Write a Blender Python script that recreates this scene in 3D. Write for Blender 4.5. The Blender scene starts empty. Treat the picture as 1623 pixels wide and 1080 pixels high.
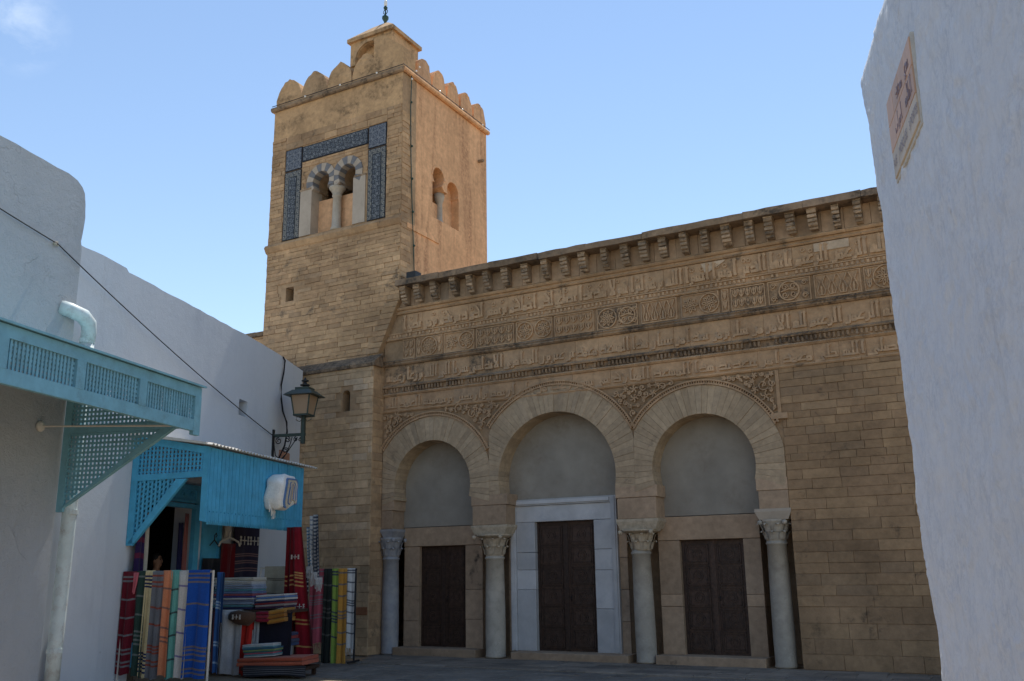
import bpy, bmesh, math, random
from mathutils import Vector, Matrix, noise
from mathutils.geometry import tessellate_polygon

random.seed(11)
sc = bpy.context.scene
COL = sc.collection
R = math.radians
rnd = random.random
def uni(a, b): return a + (b - a) * random.random()

# ------------------------------------------------------------------ camera
yaw, pitch, roll = R(28.950), R(13.925), R(-0.8496)
F = Vector((-math.sin(yaw) * math.cos(pitch), math.cos(yaw) * math.cos(pitch), math.sin(pitch)))
r0 = Vector((math.cos(yaw), math.sin(yaw), 0)); u0 = r0.cross(F)
rt = math.cos(roll) * r0 + math.sin(roll) * u0; up = rt.cross(F)
cam = bpy.data.objects.new('camera', bpy.data.cameras.new('camera'))
COL.objects.link(cam)
cam.matrix_world = Matrix(((rt.x, up.x, -F.x, 0), (rt.y, up.y, -F.y, -16.06), (rt.z, up.z, -F.z, 1.6), (0, 0, 0, 1)))
cam.data.sensor_width = 36; cam.data.lens = 36 * 1475.07 / 1623
cam.data.clip_start = 0.05; cam.data.clip_end = 2000
sc.camera = cam

# ------------------------------------------------------------------ sky, sun, exposure
SUN_EL, SUN_AZ = 64.5, -13.0          # azimuth in degrees from +Y towards +X
W = bpy.data.worlds.new('World'); sc.world = W; W.use_nodes = True
wn = W.node_tree.nodes; wl = W.node_tree.links
bg = wn['Background']
sky = wn.new('ShaderNodeTexSky'); sky.sky_type = 'NISHITA'; sky.sun_disc = False
sky.sun_elevation = R(SUN_EL); sky.sun_rotation = R(SUN_AZ)
sky.altitude = 0; sky.air_density = 1.12; sky.dust_density = 0.0; sky.ozone_density = 0.0
tcw = wn.new('ShaderNodeTexCoord')
def wmath(op, a, b=None):
    m_ = wn.new('ShaderNodeMath'); m_.operation = op
    for i_, v_ in enumerate((a, b)):
        if v_ is None: continue
        if isinstance(v_, (int, float)): m_.inputs[i_].default_value = v_
        else: wl.new(v_, m_.inputs[i_])
    return m_.outputs[0]
# a faint wisp of cirrus high on the left, broken up by stretched noise
cn = wn.new('ShaderNodeTexNoise'); cn.inputs['Scale'].default_value = 16; cn.inputs['Detail'].default_value = 7; cn.inputs['Roughness'].default_value = .62; cn.inputs['Distortion'].default_value = .5
cm_ = wn.new('ShaderNodeMapping'); cm_.inputs['Scale'].default_value = (1, 1, 2.2); wl.new(tcw.outputs['Generated'], cm_.inputs[0]); wl.new(cm_.outputs[0], cn.inputs['Vector'])
cdir = (F * 1475.07 + rt * (22 - 811.5) - up * (38 - 540)).normalized()
vd = wn.new('ShaderNodeVectorMath'); vd.operation = 'DISTANCE'; wl.new(tcw.outputs['Generated'], vd.inputs[0]); vd.inputs[1].default_value = cdir
near_ = wmath('MAXIMUM', wmath('SUBTRACT', 1.0, wmath('DIVIDE', vd.outputs['Value'], .05)), 0.0)
cf = wmath('MULTIPLY', wmath('MAXIMUM', wmath('SUBTRACT', cn.outputs['Fac'], .42), 0.0), wmath('MULTIPLY', near_, 2.4))
cmx = wn.new('ShaderNodeMix'); cmx.data_type = 'RGBA'; wl.new(cf, cmx.inputs[0]); wl.new(sky.outputs[0], cmx.inputs[6]); cmx.inputs[7].default_value = (4.6, 5.4, 6.6, 1)
wl.new(cmx.outputs[2], bg.inputs[0]); bg.inputs[1].default_value = 0.15
sd = bpy.data.lights.new('sun', 'SUN'); sd.energy = 4.2; sd.angle = R(0.53); sd.color = (1.0, 0.95, 0.86)
sun = bpy.data.objects.new('sun', sd); COL.objects.link(sun)
sdir = Vector((math.sin(R(SUN_AZ)) * math.cos(R(SUN_EL)), math.cos(R(SUN_AZ)) * math.cos(R(SUN_EL)), math.sin(R(SUN_EL))))
sun.rotation_euler = sdir.to_track_quat('Z', 'Y').to_euler(); sun.location = (0, 0, 40)
sc.view_settings.view_transform = 'Standard'; sc.view_settings.look = 'None'
sc.view_settings.gamma = 1.0; sc.view_settings.exposure = 0.25
sc.view_settings.use_curve_mapping = False

# ------------------------------------------------------------------ mesh helpers
class MB:
    def __init__(s, T=None):
        s.v = []; s.f = []; s.mi = []; s.cur = 0; s.T = T
    def p(s, a, b, c):
        s.v.append(tuple(s.T(a, b, c)) if s.T else (a, b, c)); return len(s.v) - 1
    def face(s, idx): s.f.append(tuple(idx)); s.mi.append(s.cur)
    def hexa(s, P):
        i = [s.p(*q) for q in P]
        for q in ((0, 1, 2, 3), (7, 6, 5, 4), (0, 4, 5, 1), (1, 5, 6, 2), (2, 6, 7, 3), (3, 7, 4, 0)):
            s.face([i[k] for k in q])
    def box(s, a0, a1, b0, b1, c0, c1):
        s.hexa([(a0, b0, c0), (a1, b0, c0), (a1, b1, c0), (a0, b1, c0), (a0, b0, c1), (a1, b0, c1), (a1, b1, c1), (a0, b1, c1)])
    def prism(s, poly, b0, b1, ax='ac'):
        """polygon in the (a,c) plane extruded along b (ax='ac'), or (b,c) along a (ax='bc'), or (a,b) along c"""
        f = {'ac': lambda u, v, w: (u, w, v), 'bc': lambda u, v, w: (w, u, v), 'ab': lambda u, v, w: (u, v, w)}[ax]
        A = [s.p(*f(u, v, b0)) for u, v in poly]; B = [s.p(*f(u, v, b1)) for u, v in poly]
        tri = tessellate_polygon([[Vector((u, v, 0)) for u, v in poly]])
        for t in tri: s.face([A[k] for k in t]); s.face([B[k] for k in reversed(t)])
        n = len(poly)
        for k in range(n): s.face((A[k], A[(k + 1) % n], B[(k + 1) % n], B[k]))
    def wall(s, outer, holes, b0, b1, f=lambda u, v, w: (u, w, v)):
        loops = [outer] + list(holes)
        flat = [q for l in loops for q in l]
        tri = tessellate_polygon([[Vector((u, v, 0)) for u, v in l] for l in loops])
        A = [s.p(*f(u, v, b0)) for u, v in flat]; B = [s.p(*f(u, v, b1)) for u, v in flat]
        for t in tri: s.face([A[k] for k in t]); s.face([B[k] for k in reversed(t)])
        o = 0
        for l in loops:
            n = len(l)
            for k in range(n): s.face((A[o + k], A[o + (k + 1) % n], B[o + (k + 1) % n], B[o + k]))
            o += n
    def tube(s, pts, r, n=6, cap=True):
        P = [Vector(s.T(*q)) if s.T else Vector(q) for q in pts]
        rings = []
        for i, q in enumerate(P):
            d = (P[min(i + 1, len(P) - 1)] - P[max(i - 1, 0)]).normalized()
            a = d.cross(Vector((0, 0, 1)));
            if a.length < .05: a = d.cross(Vector((1, 0, 0)))
            a.normalize(); b = d.cross(a)
            rr = r[i] if isinstance(r, (list, tuple)) else r
            ring = []
            for k in range(n):
                t = 2 * math.pi * k / n
                s.v.append(tuple(q + a * (rr * math.cos(t)) + b * (rr * math.sin(t)))); ring.append(len(s.v) - 1)
            rings.append(ring)
        for A, B in zip(rings, rings[1:]):
            for k in range(n): s.face((A[k], A[(k + 1) % n], B[(k + 1) % n], B[k]))
        if cap: s.face(list(reversed(rings[0]))); s.face(rings[-1])
    def lathe(s, prof, cx, cy, n=20, lean=(0, 0), z0=0):
        rings = []
        for r, z in prof:
            ox, oy = lean[0] * (z - z0), lean[1] * (z - z0)
            rings.append([s.p(cx + ox + r * math.cos(2 * math.pi * k / n), cy + oy + r * math.sin(2 * math.pi * k / n), z) for k in range(n)])
        for A, B in zip(rings, rings[1:]):
            for k in range(n): s.face((A[k], A[(k + 1) % n], B[(k + 1) % n], B[k]))
        s.face(list(reversed(rings[0]))); s.face(rings[-1])
    def ball(s, c, r, n=10, m=6, sc3=(1, 1, 1)):
        rings = []
        for j in range(m + 1):
            t = math.pi * j / m
            rings.append([s.p(c[0] + sc3[0] * r * math.sin(t) * math.cos(2 * math.pi * k / n), c[1] + sc3[1] * r * math.sin(t) * math.sin(2 * math.pi * k / n), c[2] - sc3[2] * r * math.cos(t)) for k in range(n)])
        for A, B in zip(rings, rings[1:]):
            for k in range(n): s.face((A[k], A[(k + 1) % n], B[(k + 1) % n], B[k]))
    def ribbon(s, pts, th, b0, b1, closed=False):
        """chain of little bars in the (a,c) plane, depth b0..b1"""
        P = list(pts)
        if closed: P.append(P[0])
        for (x0, z0), (x1, z1) in zip(P, P[1:]):
            dx, dz = x1 - x0, z1 - z0; L = math.hypot(dx, dz)
            if L < 1e-6: continue
            dx /= L; dz /= L; h = th / 2; nx, nz = -dz * h, dx * h; ex, ez = dx * h * .6, dz * h * .6
            bj = b0 + uni(-.0015, .0015)
            Q = [(x0 - ex - nx, z0 - ez - nz), (x1 + ex - nx, z1 + ez - nz), (x1 + ex + nx, z1 + ez + nz), (x0 - ex + nx, z0 - ez + nz)]
            s.hexa([(a, bj, c) for a, c in Q] + [(a, b1, c) for a, c in Q])
    def stone(s, quad, bf, bb, ch=.007, gap=.004, warp=0.004):
        """a block with a chamfered, slightly uneven face; quad = 4 (a,c) corners, front at bf, back at bb"""
        cx = sum(q[0] for q in quad) / 4; cz = sum(q[1] for q in quad) / 4
        def shr(q, g):
            L = math.hypot(q[0] - cx, q[1] - cz); k = max(0.2, 1 - g * 1.4 / max(L, 1e-4)); return q
        def inset(Q, g):
            out = []
            n = len(Q)
            for i in range(n):
                p0, p1, p2 = Q[i - 1], Q[i], Q[(i + 1) % n]
                d1 = Vector((p1[0] - p0[0], p1[1] - p0[1])); d2 = Vector((p2[0] - p1[0], p2[1] - p1[1]))
                d1.normalize(); d2.normalize()
                sg = 1 if area > 0 else -1
                n1 = Vector((-d1.y, d1.x)) * sg; n2 = Vector((-d2.y, d2.x)) * sg
                den = max(.3, 1 + n1.dot(n2)); m = (n1 + n2) / den
                out.append((p1[0] + m.x * g, p1[1] + m.y * g))
            return out
        area = sum(quad[i - 1][0] * quad[i][1] - quad[i][0] * quad[i - 1][1] for i in range(4))
        Q0 = inset(quad, gap); Q1 = inset(quad, gap + ch)
        sg = 1 if bb > bf else -1
        I0 = [s.p(a, bb, c) for a, c in Q0]
        I1 = [s.p(a + uni(-warp, warp) * .6, bf + sg * ch, c + uni(-warp, warp) * .6) for a, c in Q0]
        I2 = [s.p(a, bf + uni(-warp, warp), c) for a, c in Q1]
        s.face(I2)
        for k in range(4):
            k2 = (k + 1) % 4
            s.face((I2[k], I2[k2], I1[k2], I1[k])); s.face((I1[k], I1[k2], I0[k2], I0[k]))
    def build(s, name, mats, parent=None, kind=None, smooth=False, label=None, normals=True):
        me = bpy.data.meshes.new(name)
        vs = s.v
        root = parent
        while root is not None and root.parent is not None: root = root.parent
        if root is not None: org = root.location.copy()
        else:
            xs = [q[0] for q in vs]; ys = [q[1] for q in vs]; zs = [q[2] for q in vs]
            org = Vector(((min(xs) + max(xs)) / 2, (min(ys) + max(ys)) / 2, min(zs)))
        me.from_pydata([(q[0] - org.x, q[1] - org.y, q[2] - org.z) for q in vs], [], s.f)
        if not isinstance(mats, (list, tuple)): mats = [mats]
        for m in mats: me.materials.append(m)
        if len(mats) > 1: me.polygons.foreach_set('material_index', s.mi)
        if normals:
            bm = bmesh.new(); bm.from_mesh(me); bmesh.ops.recalc_face_normals(bm, faces=bm.faces); bm.to_mesh(me); bm.free()
        if smooth: me.polygons.foreach_set('use_smooth', [True] * len(me.polygons))
        o = bpy.data.objects.new(name, me); COL.objects.link(o)
        if parent is not None: o.parent = parent
        else: o.location = org
        if kind: o['kind'] = kind
        if label: o['label'] = label
        return o

def thing(name, loc, label, cat, group=None):
    o = bpy.data.objects.new(name, None); COL.objects.link(o); o.location = loc
    o.empty_display_size = .2
    o['label'] = label; o['category'] = cat
    if group: o['group'] = group
    return o
def tag(o, label, cat, group=None):
    o['label'] = label; o['category'] = cat
    if group: o['group'] = group
    return o

# local frame of the left-hand street wall: s along the wall towards the mosque, d out into the street, z up
LO = Vector((-13.969, -0.5, 0)); LE = Vector((-0.268, 0.9634, 0)); LN = Vector((0.9634, 0.268, 0))
def LF(s, d, z): return LO + LE * s + LN * d + Vector((0, 0, z))

# ------------------------------------------------------------------ materials
def newmat(name):
    m = bpy.data.materials.new(name); m.use_nodes = True
    nt = m.node_tree; return m, nt.nodes, nt.links, nt.nodes['Principled BSDF']
def N(n, t, **kw):
    x = n.new(t)
    for k, v in kw.items(): setattr(x, k, v)
    return x
def noise_tex(n, l, vec, scale, detail=4, rough=.55, dist=0):
    t = n.new('ShaderNodeTexNoise'); t.inputs['Scale'].default_value = scale; t.inputs['Detail'].default_value = detail
    t.inputs['Roughness'].default_value = rough; t.inputs['Distortion'].default_value = dist
    l.new(vec, t.inputs['Vector']); return t.outputs['Fac']
def math_n(n, l, op, a, b=None, c=None):
    m = n.new('ShaderNodeMath'); m.operation = op
    for i, v in enumerate((a, b, c)):
        if v is None: continue
        if isinstance(v, (int, float)): m.inputs[i].default_value = v
        else: l.new(v, m.inputs[i])
    return m.outputs[0]
def maprange(n, l, v, a, b, c=0, d=1):
    m = n.new('ShaderNodeMapRange'); l.new(v, m.inputs[0])
    for i, x in enumerate((a, b, c, d)): m.inputs[i + 1].default_value = x
    return m.outputs[0]
def mix(n, l, fac, a, b, mode='MIX'):
    m = n.new('ShaderNodeMix'); m.data_type = 'RGBA'; m.blend_type = mode
    if isinstance(fac, (int, float)): m.inputs[0].default_value = fac
    else: l.new(fac, m.inputs[0])
    for i, v in ((6, a), (7, b)):
        if isinstance(v, (tuple, list)): m.inputs[i].default_value = (*v[:3], 1)
        else: l.new(v, m.inputs[i])
    return m.outputs[2]
def rand_piece(n, l):
    oi = n.new('ShaderNodeObjectInfo'); ge = n.new('ShaderNodeNewGeometry')
    s = math_n(n, l, 'ADD', oi.outputs['Random'], ge.outputs['Random Per Island'])
    return math_n(n, l, 'FRACT', s), ge.outputs['Position']
def bump(n, l, bs, h, strength, dist=.01):
    b = n.new('ShaderNodeBump'); b.inputs['Strength'].default_value = strength; b.inputs['Distance'].default_value = dist
    l.new(h, b.inputs['Height']); l.new(b.outputs[0], bs.inputs['Normal'])

def stone_mat(name, c1, c2, grey=(.2, .19, .17), var=.35, lichen=.0, lich_col=(.035, .032, .03), bscale=24, bstr=.5, rough=.92, lich_scale=1.6, weather=.35, streak=False):
    c1, c2 = [(c[0] * 1.0, c[1] * .955, c[2] * .925) for c in (c1, c2)]
    m, n, l, b = newmat(name)
    r, pos = rand_piece(n, l)
    r2 = math_n(n, l, 'FRACT', math_n(n, l, 'MULTIPLY', r, 7.317)); r3 = math_n(n, l, 'FRACT', math_n(n, l, 'MULTIPLY', r, 23.71))
    base = mix(n, l, r2, c1, c2)
    gsel = maprange(n, l, r3, .84, .95)
    base = mix(n, l, math_n(n, l, 'MULTIPLY', gsel, .28), base, grey)
    br = maprange(n, l, r, 0, 1, 1 - var, 1 + var)
    big = noise_tex(n, l, pos, .9, 5, .6); med = noise_tex(n, l, pos, 9, 5, .65)
    br = math_n(n, l, 'MULTIPLY', br, maprange(n, l, big, .3, .7, 1 - weather, 1 + weather * .6))
    br = math_n(n, l, 'MULTIPLY', br, maprange(n, l, med, .25, .75, .78, 1.2))
    hv = n.new('ShaderNodeCombineColor')
    for i in range(3): l.new(br, hv.inputs[i])
    base = mix(n, l, 1.0, base, hv.outputs[0], 'MULTIPLY')
    vec = pos
    if streak:
        mp = n.new('ShaderNodeMapping'); mp.inputs['Scale'].default_value = (1.6, 1.6, .12); l.new(pos, mp.inputs[0]); vec = mp.outputs[0]
    if lichen > 0:
        ln = noise_tex(n, l, vec, lich_scale, 7, .68, .4); ln2 = noise_tex(n, l, pos, 14, 4, .6)
        lf = math_n(n, l, 'MULTIPLY', maprange(n, l, ln, .62 - lichen * .25, .72 - lichen * .2), maprange(n, l, ln2, .3, .62))
        base = mix(n, l, math_n(n, l, 'MULTIPLY', lf, .85), base, lich_col)
    l.new(base, b.inputs['Base Color']); b.inputs['Roughness'].default_value = rough
    b.inputs['Specular IOR Level'].default_value = .2
    fine = noise_tex(n, l, pos, bscale, 8, .7)
    vo = n.new('ShaderNodeTexVoronoi'); vo.inputs['Scale'].default_value = bscale * .8; l.new(pos, vo.inputs['Vector'])
    pit = maprange(n, l, vo.outputs['Distance'], .0, .35)
    h = math_n(n, l, 'ADD', math_n(n, l, 'MULTIPLY', fine, 1.0), math_n(n, l, 'MULTIPLY', pit, .25))
    bump(n, l, b, h, bstr, .02)
    return m

def plain_mat(name, col, rough=.8, var=.12, nscale=8, bstr=.15, bscale=40, spec=.3, metallic=0, dirt=None, dirt_amt=.4, dirt_scale=2.0, objvar=0.0):
    m, n, l, b = newmat(name)
    r, pos = rand_piece(n, l)
    f = noise_tex(n, l, pos, nscale, 5, .6)
    br = maprange(n, l, f, .25, .75, 1 - var, 1 + var)
    if objvar: br = math_n(n, l, 'MULTIPLY', br, maprange(n, l, r, 0, 1, 1 - objvar, 1 + objvar))
    hv = n.new('ShaderNodeCombineColor')
    for i in range(3): l.new(br, hv.inputs[i])
    base = mix(n, l, 1.0, col, hv.outputs[0], 'MULTIPLY')
    if dirt:
        d1 = noise_tex(n, l, pos, dirt_scale, 7, .65); d2 = noise_tex(n, l, pos, dirt_scale * 11, 4, .6)
        df = math_n(n, l, 'MULTIPLY', maprange(n, l, d1, .48, .7), maprange(n, l, d2, .3, .65))
        base = mix(n, l, math_n(n, l, 'MULTIPLY', df, dirt_amt), base, dirt)
    l.new(base, b.inputs['Base Color']); b.inputs['Roughness'].default_value = rough
    b.inputs['Specular IOR Level'].default_value = spec; b.inputs['Metallic'].default_value = metallic
    if bstr: bump(n, l, b, noise_tex(n, l, pos, bscale, 6, .65), bstr, .01)
    return m

def white_mat(name, col, bstr=.5, bscale=9, patch=(.50, .53, .57), patch_amt=.5, rough=False):
    m, n, l, b = newmat(name)
    ge = n.new('ShaderNodeNewGeometry'); pos = ge.outputs['Position']
    big = noise_tex(n, l, pos, .8, 6, .62, .3); mp = n.new('ShaderNodeMapping'); mp.inputs['Scale'].default_value = (3, 3, .5); l.new(pos, mp.inputs[0])
    st = noise_tex(n, l, mp.outputs[0], 1.2, 6, .65)
    f = math_n(n, l, 'MULTIPLY', maprange(n, l, big, .42, .68), maprange(n, l, st, .35, .65))
    base = mix(n, l, math_n(n, l, 'MULTIPLY', f, patch_amt), col, patch)
    med = noise_tex(n, l, pos, 22, 6, .7)
    base = mix(n, l, maprange(n, l, med, .58, .75, 0, .22), base, (.42, .41, .40))
    sp = noise_tex(n, l, pos, 5.5, 3, .5)
    base = mix(n, l, maprange(n, l, sp, .74, .80, 0, .5), base, (.33, .30, .26))
    drp = n.new('ShaderNodeMapping'); drp.inputs['Scale'].default_value = (7, 7, .35); l.new(pos, drp.inputs[0])
    dn = noise_tex(n, l, drp.outputs[0], 1.0, 5, .6); dm = noise_tex(n, l, pos, 1.1, 3, .5)
    base = mix(n, l, math_n(n, l, 'MULTIPLY', maprange(n, l, dn, .58, .74, 0, .32), maprange(n, l, dm, .42, .62)), base, (.36, .35, .34))
    vc = n.new('ShaderNodeTexVoronoi'); vc.feature = 'DISTANCE_TO_EDGE'; vc.inputs['Scale'].default_value = .75
    wv = n.new('ShaderNodeVectorMath'); wv.operation = 'ADD'; wn_ = n.new('ShaderNodeTexNoise'); wn_.inputs['Scale'].default_value = 3; wn_.inputs['Detail'].default_value = 5; l.new(pos, wn_.inputs['Vector'])
    ws = n.new('ShaderNodeVectorMath'); ws.operation = 'SCALE'; ws.inputs['Scale'].default_value = .5; l.new(wn_.outputs['Color'], ws.inputs[0]); l.new(pos, wv.inputs[0]); l.new(ws.outputs[0], wv.inputs[1]); l.new(wv.outputs[0], vc.inputs['Vector'])
    ck = math_n(n, l, 'MULTIPLY', maprange(n, l, vc.outputs['Distance'], .0008, .004, 1, 0), maprange(n, l, noise_tex(n, l, pos, 1.7, 2, .5), .50, .60))
    base = mix(n, l, math_n(n, l, 'MULTIPLY', ck, .10), base, (.24, .235, .23))
    l.new(base, b.inputs['Base Color']); b.inputs['Roughness'].default_value = .9; b.inputs['Specular IOR Level'].default_value = .2
    h1 = noise_tex(n, l, pos, bscale, 8, .68, .25); h2 = noise_tex(n, l, pos, bscale * 6, 5, .7)
    h = math_n(n, l, 'SUBTRACT', math_n(n, l, 'ADD', h1, math_n(n, l, 'MULTIPLY', h2, .4)), math_n(n, l, 'MULTIPLY', ck, .2))
    if rough:                                   # thick trowelled limewash: overlapping ridges and flakes, relief shading also put into the colour
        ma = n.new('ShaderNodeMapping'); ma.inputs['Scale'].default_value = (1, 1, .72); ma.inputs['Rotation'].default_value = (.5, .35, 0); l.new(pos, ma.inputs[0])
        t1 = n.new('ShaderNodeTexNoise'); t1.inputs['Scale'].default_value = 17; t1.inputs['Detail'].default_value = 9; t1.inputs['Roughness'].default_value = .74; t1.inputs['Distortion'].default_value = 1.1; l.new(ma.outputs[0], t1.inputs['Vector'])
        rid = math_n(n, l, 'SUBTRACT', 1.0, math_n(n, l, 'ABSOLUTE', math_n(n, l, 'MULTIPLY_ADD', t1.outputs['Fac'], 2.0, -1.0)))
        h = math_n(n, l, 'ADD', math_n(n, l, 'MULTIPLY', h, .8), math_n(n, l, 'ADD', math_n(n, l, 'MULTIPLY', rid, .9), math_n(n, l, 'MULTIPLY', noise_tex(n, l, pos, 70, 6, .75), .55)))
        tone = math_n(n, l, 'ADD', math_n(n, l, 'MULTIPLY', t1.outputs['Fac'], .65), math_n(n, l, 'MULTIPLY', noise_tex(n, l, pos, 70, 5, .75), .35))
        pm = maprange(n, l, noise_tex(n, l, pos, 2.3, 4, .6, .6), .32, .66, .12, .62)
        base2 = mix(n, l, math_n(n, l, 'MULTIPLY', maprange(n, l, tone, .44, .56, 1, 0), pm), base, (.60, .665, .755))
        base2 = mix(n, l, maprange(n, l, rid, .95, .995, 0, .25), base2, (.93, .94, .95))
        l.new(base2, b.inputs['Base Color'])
        bump(n, l, b, h, .6, .026)
    else: bump(n, l, b, h, bstr, .035)
    return m

M = {}
HON1, HON2 = (.38, .26, .15), (.31, .21, .125)
M['ashlar'] = stone_mat('ashlar_stone', HON1, HON2, grey=(.27, .20, .135), var=.10, lichen=.12, lich_scale=2.2)
M['mortar'] = stone_mat('mortar', (.35, .245, .15), (.35, .245, .15), var=.05, bscale=40, bstr=.7)
M['tower'] = stone_mat('tower_stone', (.49, .34, .20), (.40, .27, .16), grey=(.24, .19, .14), var=.13, lichen=.22, lich_col=(.12, .095, .07), lich_scale=2.6)
M['tower_base'] = stone_mat('tower_base_stone', (.55, .40, .25), (.48, .35, .215), grey=(.5, .44, .36), var=.14, lichen=.1, lich_col=(.2, .15, .1), lich_scale=2.6)
M['tower_back'] = stone_mat('tower_mortar', (.42, .295, .18), (.42, .295, .18), var=.05, bscale=40, bstr=.7)
M['carved'] = stone_mat('carved_stone', (.48, .325, .195), (.445, .30, .18), grey=(.36, .27, .19), var=.06, lichen=.2, lich_col=(.10, .08, .06), lich_scale=2.0, weather=.3)
M['carved_dark'] = stone_mat('lichened_carved_stone', (.44, .30, .18), (.40, .275, .165), grey=(.36, .27, .19), var=.06, lichen=.85, lich_col=(.065, .055, .045), weather=.3, lich_scale=3)
M['relief'] = stone_mat('relief_stone', (.52, .36, .22), (.47, .32, .195), var=.06, lichen=.12, lich_col=(.1, .08, .06), weather=.3)
M['dark_mould'] = stone_mat('lichened_moulding', (.40, .27, .16), (.34, .235, .145), var=.12, lichen=.8, lich_scale=1.7, lich_col=(.045, .04, .036))
M['ledge'] = stone_mat('stained_ledge', (.32, .23, .15), (.24, .18, .125), var=.25, lichen=1.05, lich_scale=2.2, lich_col=(.045, .04, .036), bscale=16, bstr=.9)
M['coping'] = stone_mat('coping_stone', (.32, .235, .155), (.26, .195, .14), var=.2, lichen=.6, lich_scale=1.6, lich_col=(.05, .046, .042), bscale=16, bstr=.9)
M['corbel'] = stone_mat('corbel_stone', (.44, .325, .22), (.32, .25, .18), var=.25, lichen=.6, lich_scale=4.0, bscale=20, bstr=.8)
M['vouss'] = stone_mat('voussoir_stone', (.45, .35, .235), (.41, .315, .21), grey=(.36, .28, .2), var=.11, lichen=.08, weather=.2, bscale=34)
M['frame_stone'] = stone_mat('door_frame_stone', (.43, .315, .215), (.36, .265, .18), var=.15, lichen=.05, weather=.2, bscale=60, bstr=.2)
M['plaster_grey'] = plain_mat('grey_plaster', (.295, .262, .215), .95, .2, 1.6, .25, 60, dirt=(.20, .155, .11), dirt_amt=.6, dirt_scale=1.4)
M['plaster_orange'] = stone_mat('ochre_plaster', (.74, .45, .25), (.74, .45, .25), var=.02, lichen=.5, lich_col=(.36, .185, .10), bscale=30, bstr=.25, weather=.2, streak=True, lich_scale=2.2)
M['plaster_tower'] = stone_mat('tower_plaster', (.54, .365, .205), (.54, .365, .205), var=.02, lichen=.5, lich_col=(.16, .11, .065), bscale=30, bstr=.35, weather=.3, lich_scale=1.9)
M['marble'] = plain_mat('grey_white_marble', (.50, .49, .48), .45, .16, 3.0, .05, 60, .4, dirt=(.38, .39, .42), dirt_amt=.6, dirt_scale=2.2, objvar=.14)
M['capital'] = plain_mat('carved_capital_stone', (.47, .385, .28), .85, .25, 12.0, .5, 50, .2, dirt=(.16, .12, .08), dirt_amt=.6, dirt_scale=8.0)
M['slate'] = plain_mat('blue_grey_stone', (.17, .17, .18), .7, .2, 8, .3, 40)
M['repair'] = stone_mat('repair_mortar', (.58, .47, .34), (.56, .45, .33), var=.05, bscale=40, bstr=.2)
M['reddish'] = stone_mat('reddish_stone', (.30, .14, .07), (.28, .13, .07), var=.05)
M['jamb'] = plain_mat('buff_marble', (.42, .35, .275), .6, .2, 4.0, .15, 50, .3, dirt=(.36, .31, .26), dirt_amt=.6, dirt_scale=4.0)
M['marble_col'] = plain_mat('weathered_marble', (.42, .37, .30), .65, .28, 6.0, .5, 40, .3, dirt=(.22, .19, .16), dirt_amt=.75, dirt_scale=3.0, objvar=.1)
M['marble_grey'] = plain_mat('grey_marble', (.30, .30, .315), .55, .22, 6.0, .45, 40, .35, dirt=(.44, .37, .28), dirt_amt=.75, dirt_scale=3.0)
M['wood'] = plain_mat('dark_carved_wood', (.060, .034, .023), .5, .5, 14, .7, 50, .35, objvar=.25)
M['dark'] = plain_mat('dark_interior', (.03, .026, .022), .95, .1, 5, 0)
M['paving'] = stone_mat('paving_stone', (.26, .225, .18), (.20, .175, .145), var=.2, lichen=.1, bscale=30, bstr=.35, rough=.75, grey=(.15, .15, .15))
M['street'] = stone_mat('pale_street_paving', (.27, .215, .15), (.27, .215, .15), var=.05, bscale=18, bstr=.4, rough=.85, weather=.15)
M['road'] = stone_mat('street_surface', (.20, .185, .16), (.20, .185, .16), var=.05, lichen=.1, bscale=18, bstr=.5, rough=.85)
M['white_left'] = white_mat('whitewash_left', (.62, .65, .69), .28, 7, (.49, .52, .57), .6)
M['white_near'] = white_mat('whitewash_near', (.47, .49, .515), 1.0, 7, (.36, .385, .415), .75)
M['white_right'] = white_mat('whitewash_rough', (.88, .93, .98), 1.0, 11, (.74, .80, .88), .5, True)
M['pale_blue'] = plain_mat('pale_blue_paint', (.20, .42, .50), .6, .14, 6, .15, 50, .3, dirt=(.12, .17, .18), dirt_amt=.5, dirt_scale=4, objvar=.06)
M['bright_blue'] = plain_mat('bright_blue_paint', (.085, .41, .64), .55, .16, 5, .15, 40, .3, dirt=(.04, .16, .25), dirt_amt=.4, dirt_scale=4, objvar=.07)
M['roof_white'] = plain_mat('white_roof_sheet', (.66, .62, .55), .7, .15, 5, .15, 40, dirt=(.3, .22, .15), dirt_amt=.6, dirt_scale=5)
M['pipe'] = plain_mat('white_painted_pipe', (.62, .70, .69), .5, .12, 6, .15, 30, .4, dirt=(.25, .12, .08), dirt_amt=.6, dirt_scale=7)
M['iron_green'] = plain_mat('green_iron', (.035, .055, .045), .5, .25, 20, .3, 60, .5, objvar=.1)
M['iron_black'] = plain_mat('black_iron', (.014, .015, .018), .55, .2, 20, .2, 60, .4)
M['cable'] = plain_mat('black_cable', (.012, .012, .016), .6, .1, 20, 0)
M['terracotta'] = plain_mat('terracotta', (.42, .22, .15), .9, .25, 12, .4, 40)
M['green_paint'] = plain_mat('green_glaze', (.012, .05, .035), .4, .2, 10, .1, 30, .5)
M['bulb'] = plain_mat('white_bulb_glass', (.85, .85, .82), .15, .02, 5, 0, spec=.6)
M['skin'] = plain_mat('skin', (.36, .19, .12), .6, .08, 20, .05)
M['hair'] = plain_mat('black_hair', (.012, .010, .010), .6, .2, 60, .3, 90)
def glass_mat():
    m, n, l, b = newmat('amber_lantern_glass')
    b.inputs['Base Color'].default_value = (.50, .34, .21, 1); b.inputs['Roughness'].default_value = .4
    b.inputs['Transmission Weight'].default_value = .3
    return m
M['glass'] = glass_mat()

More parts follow.
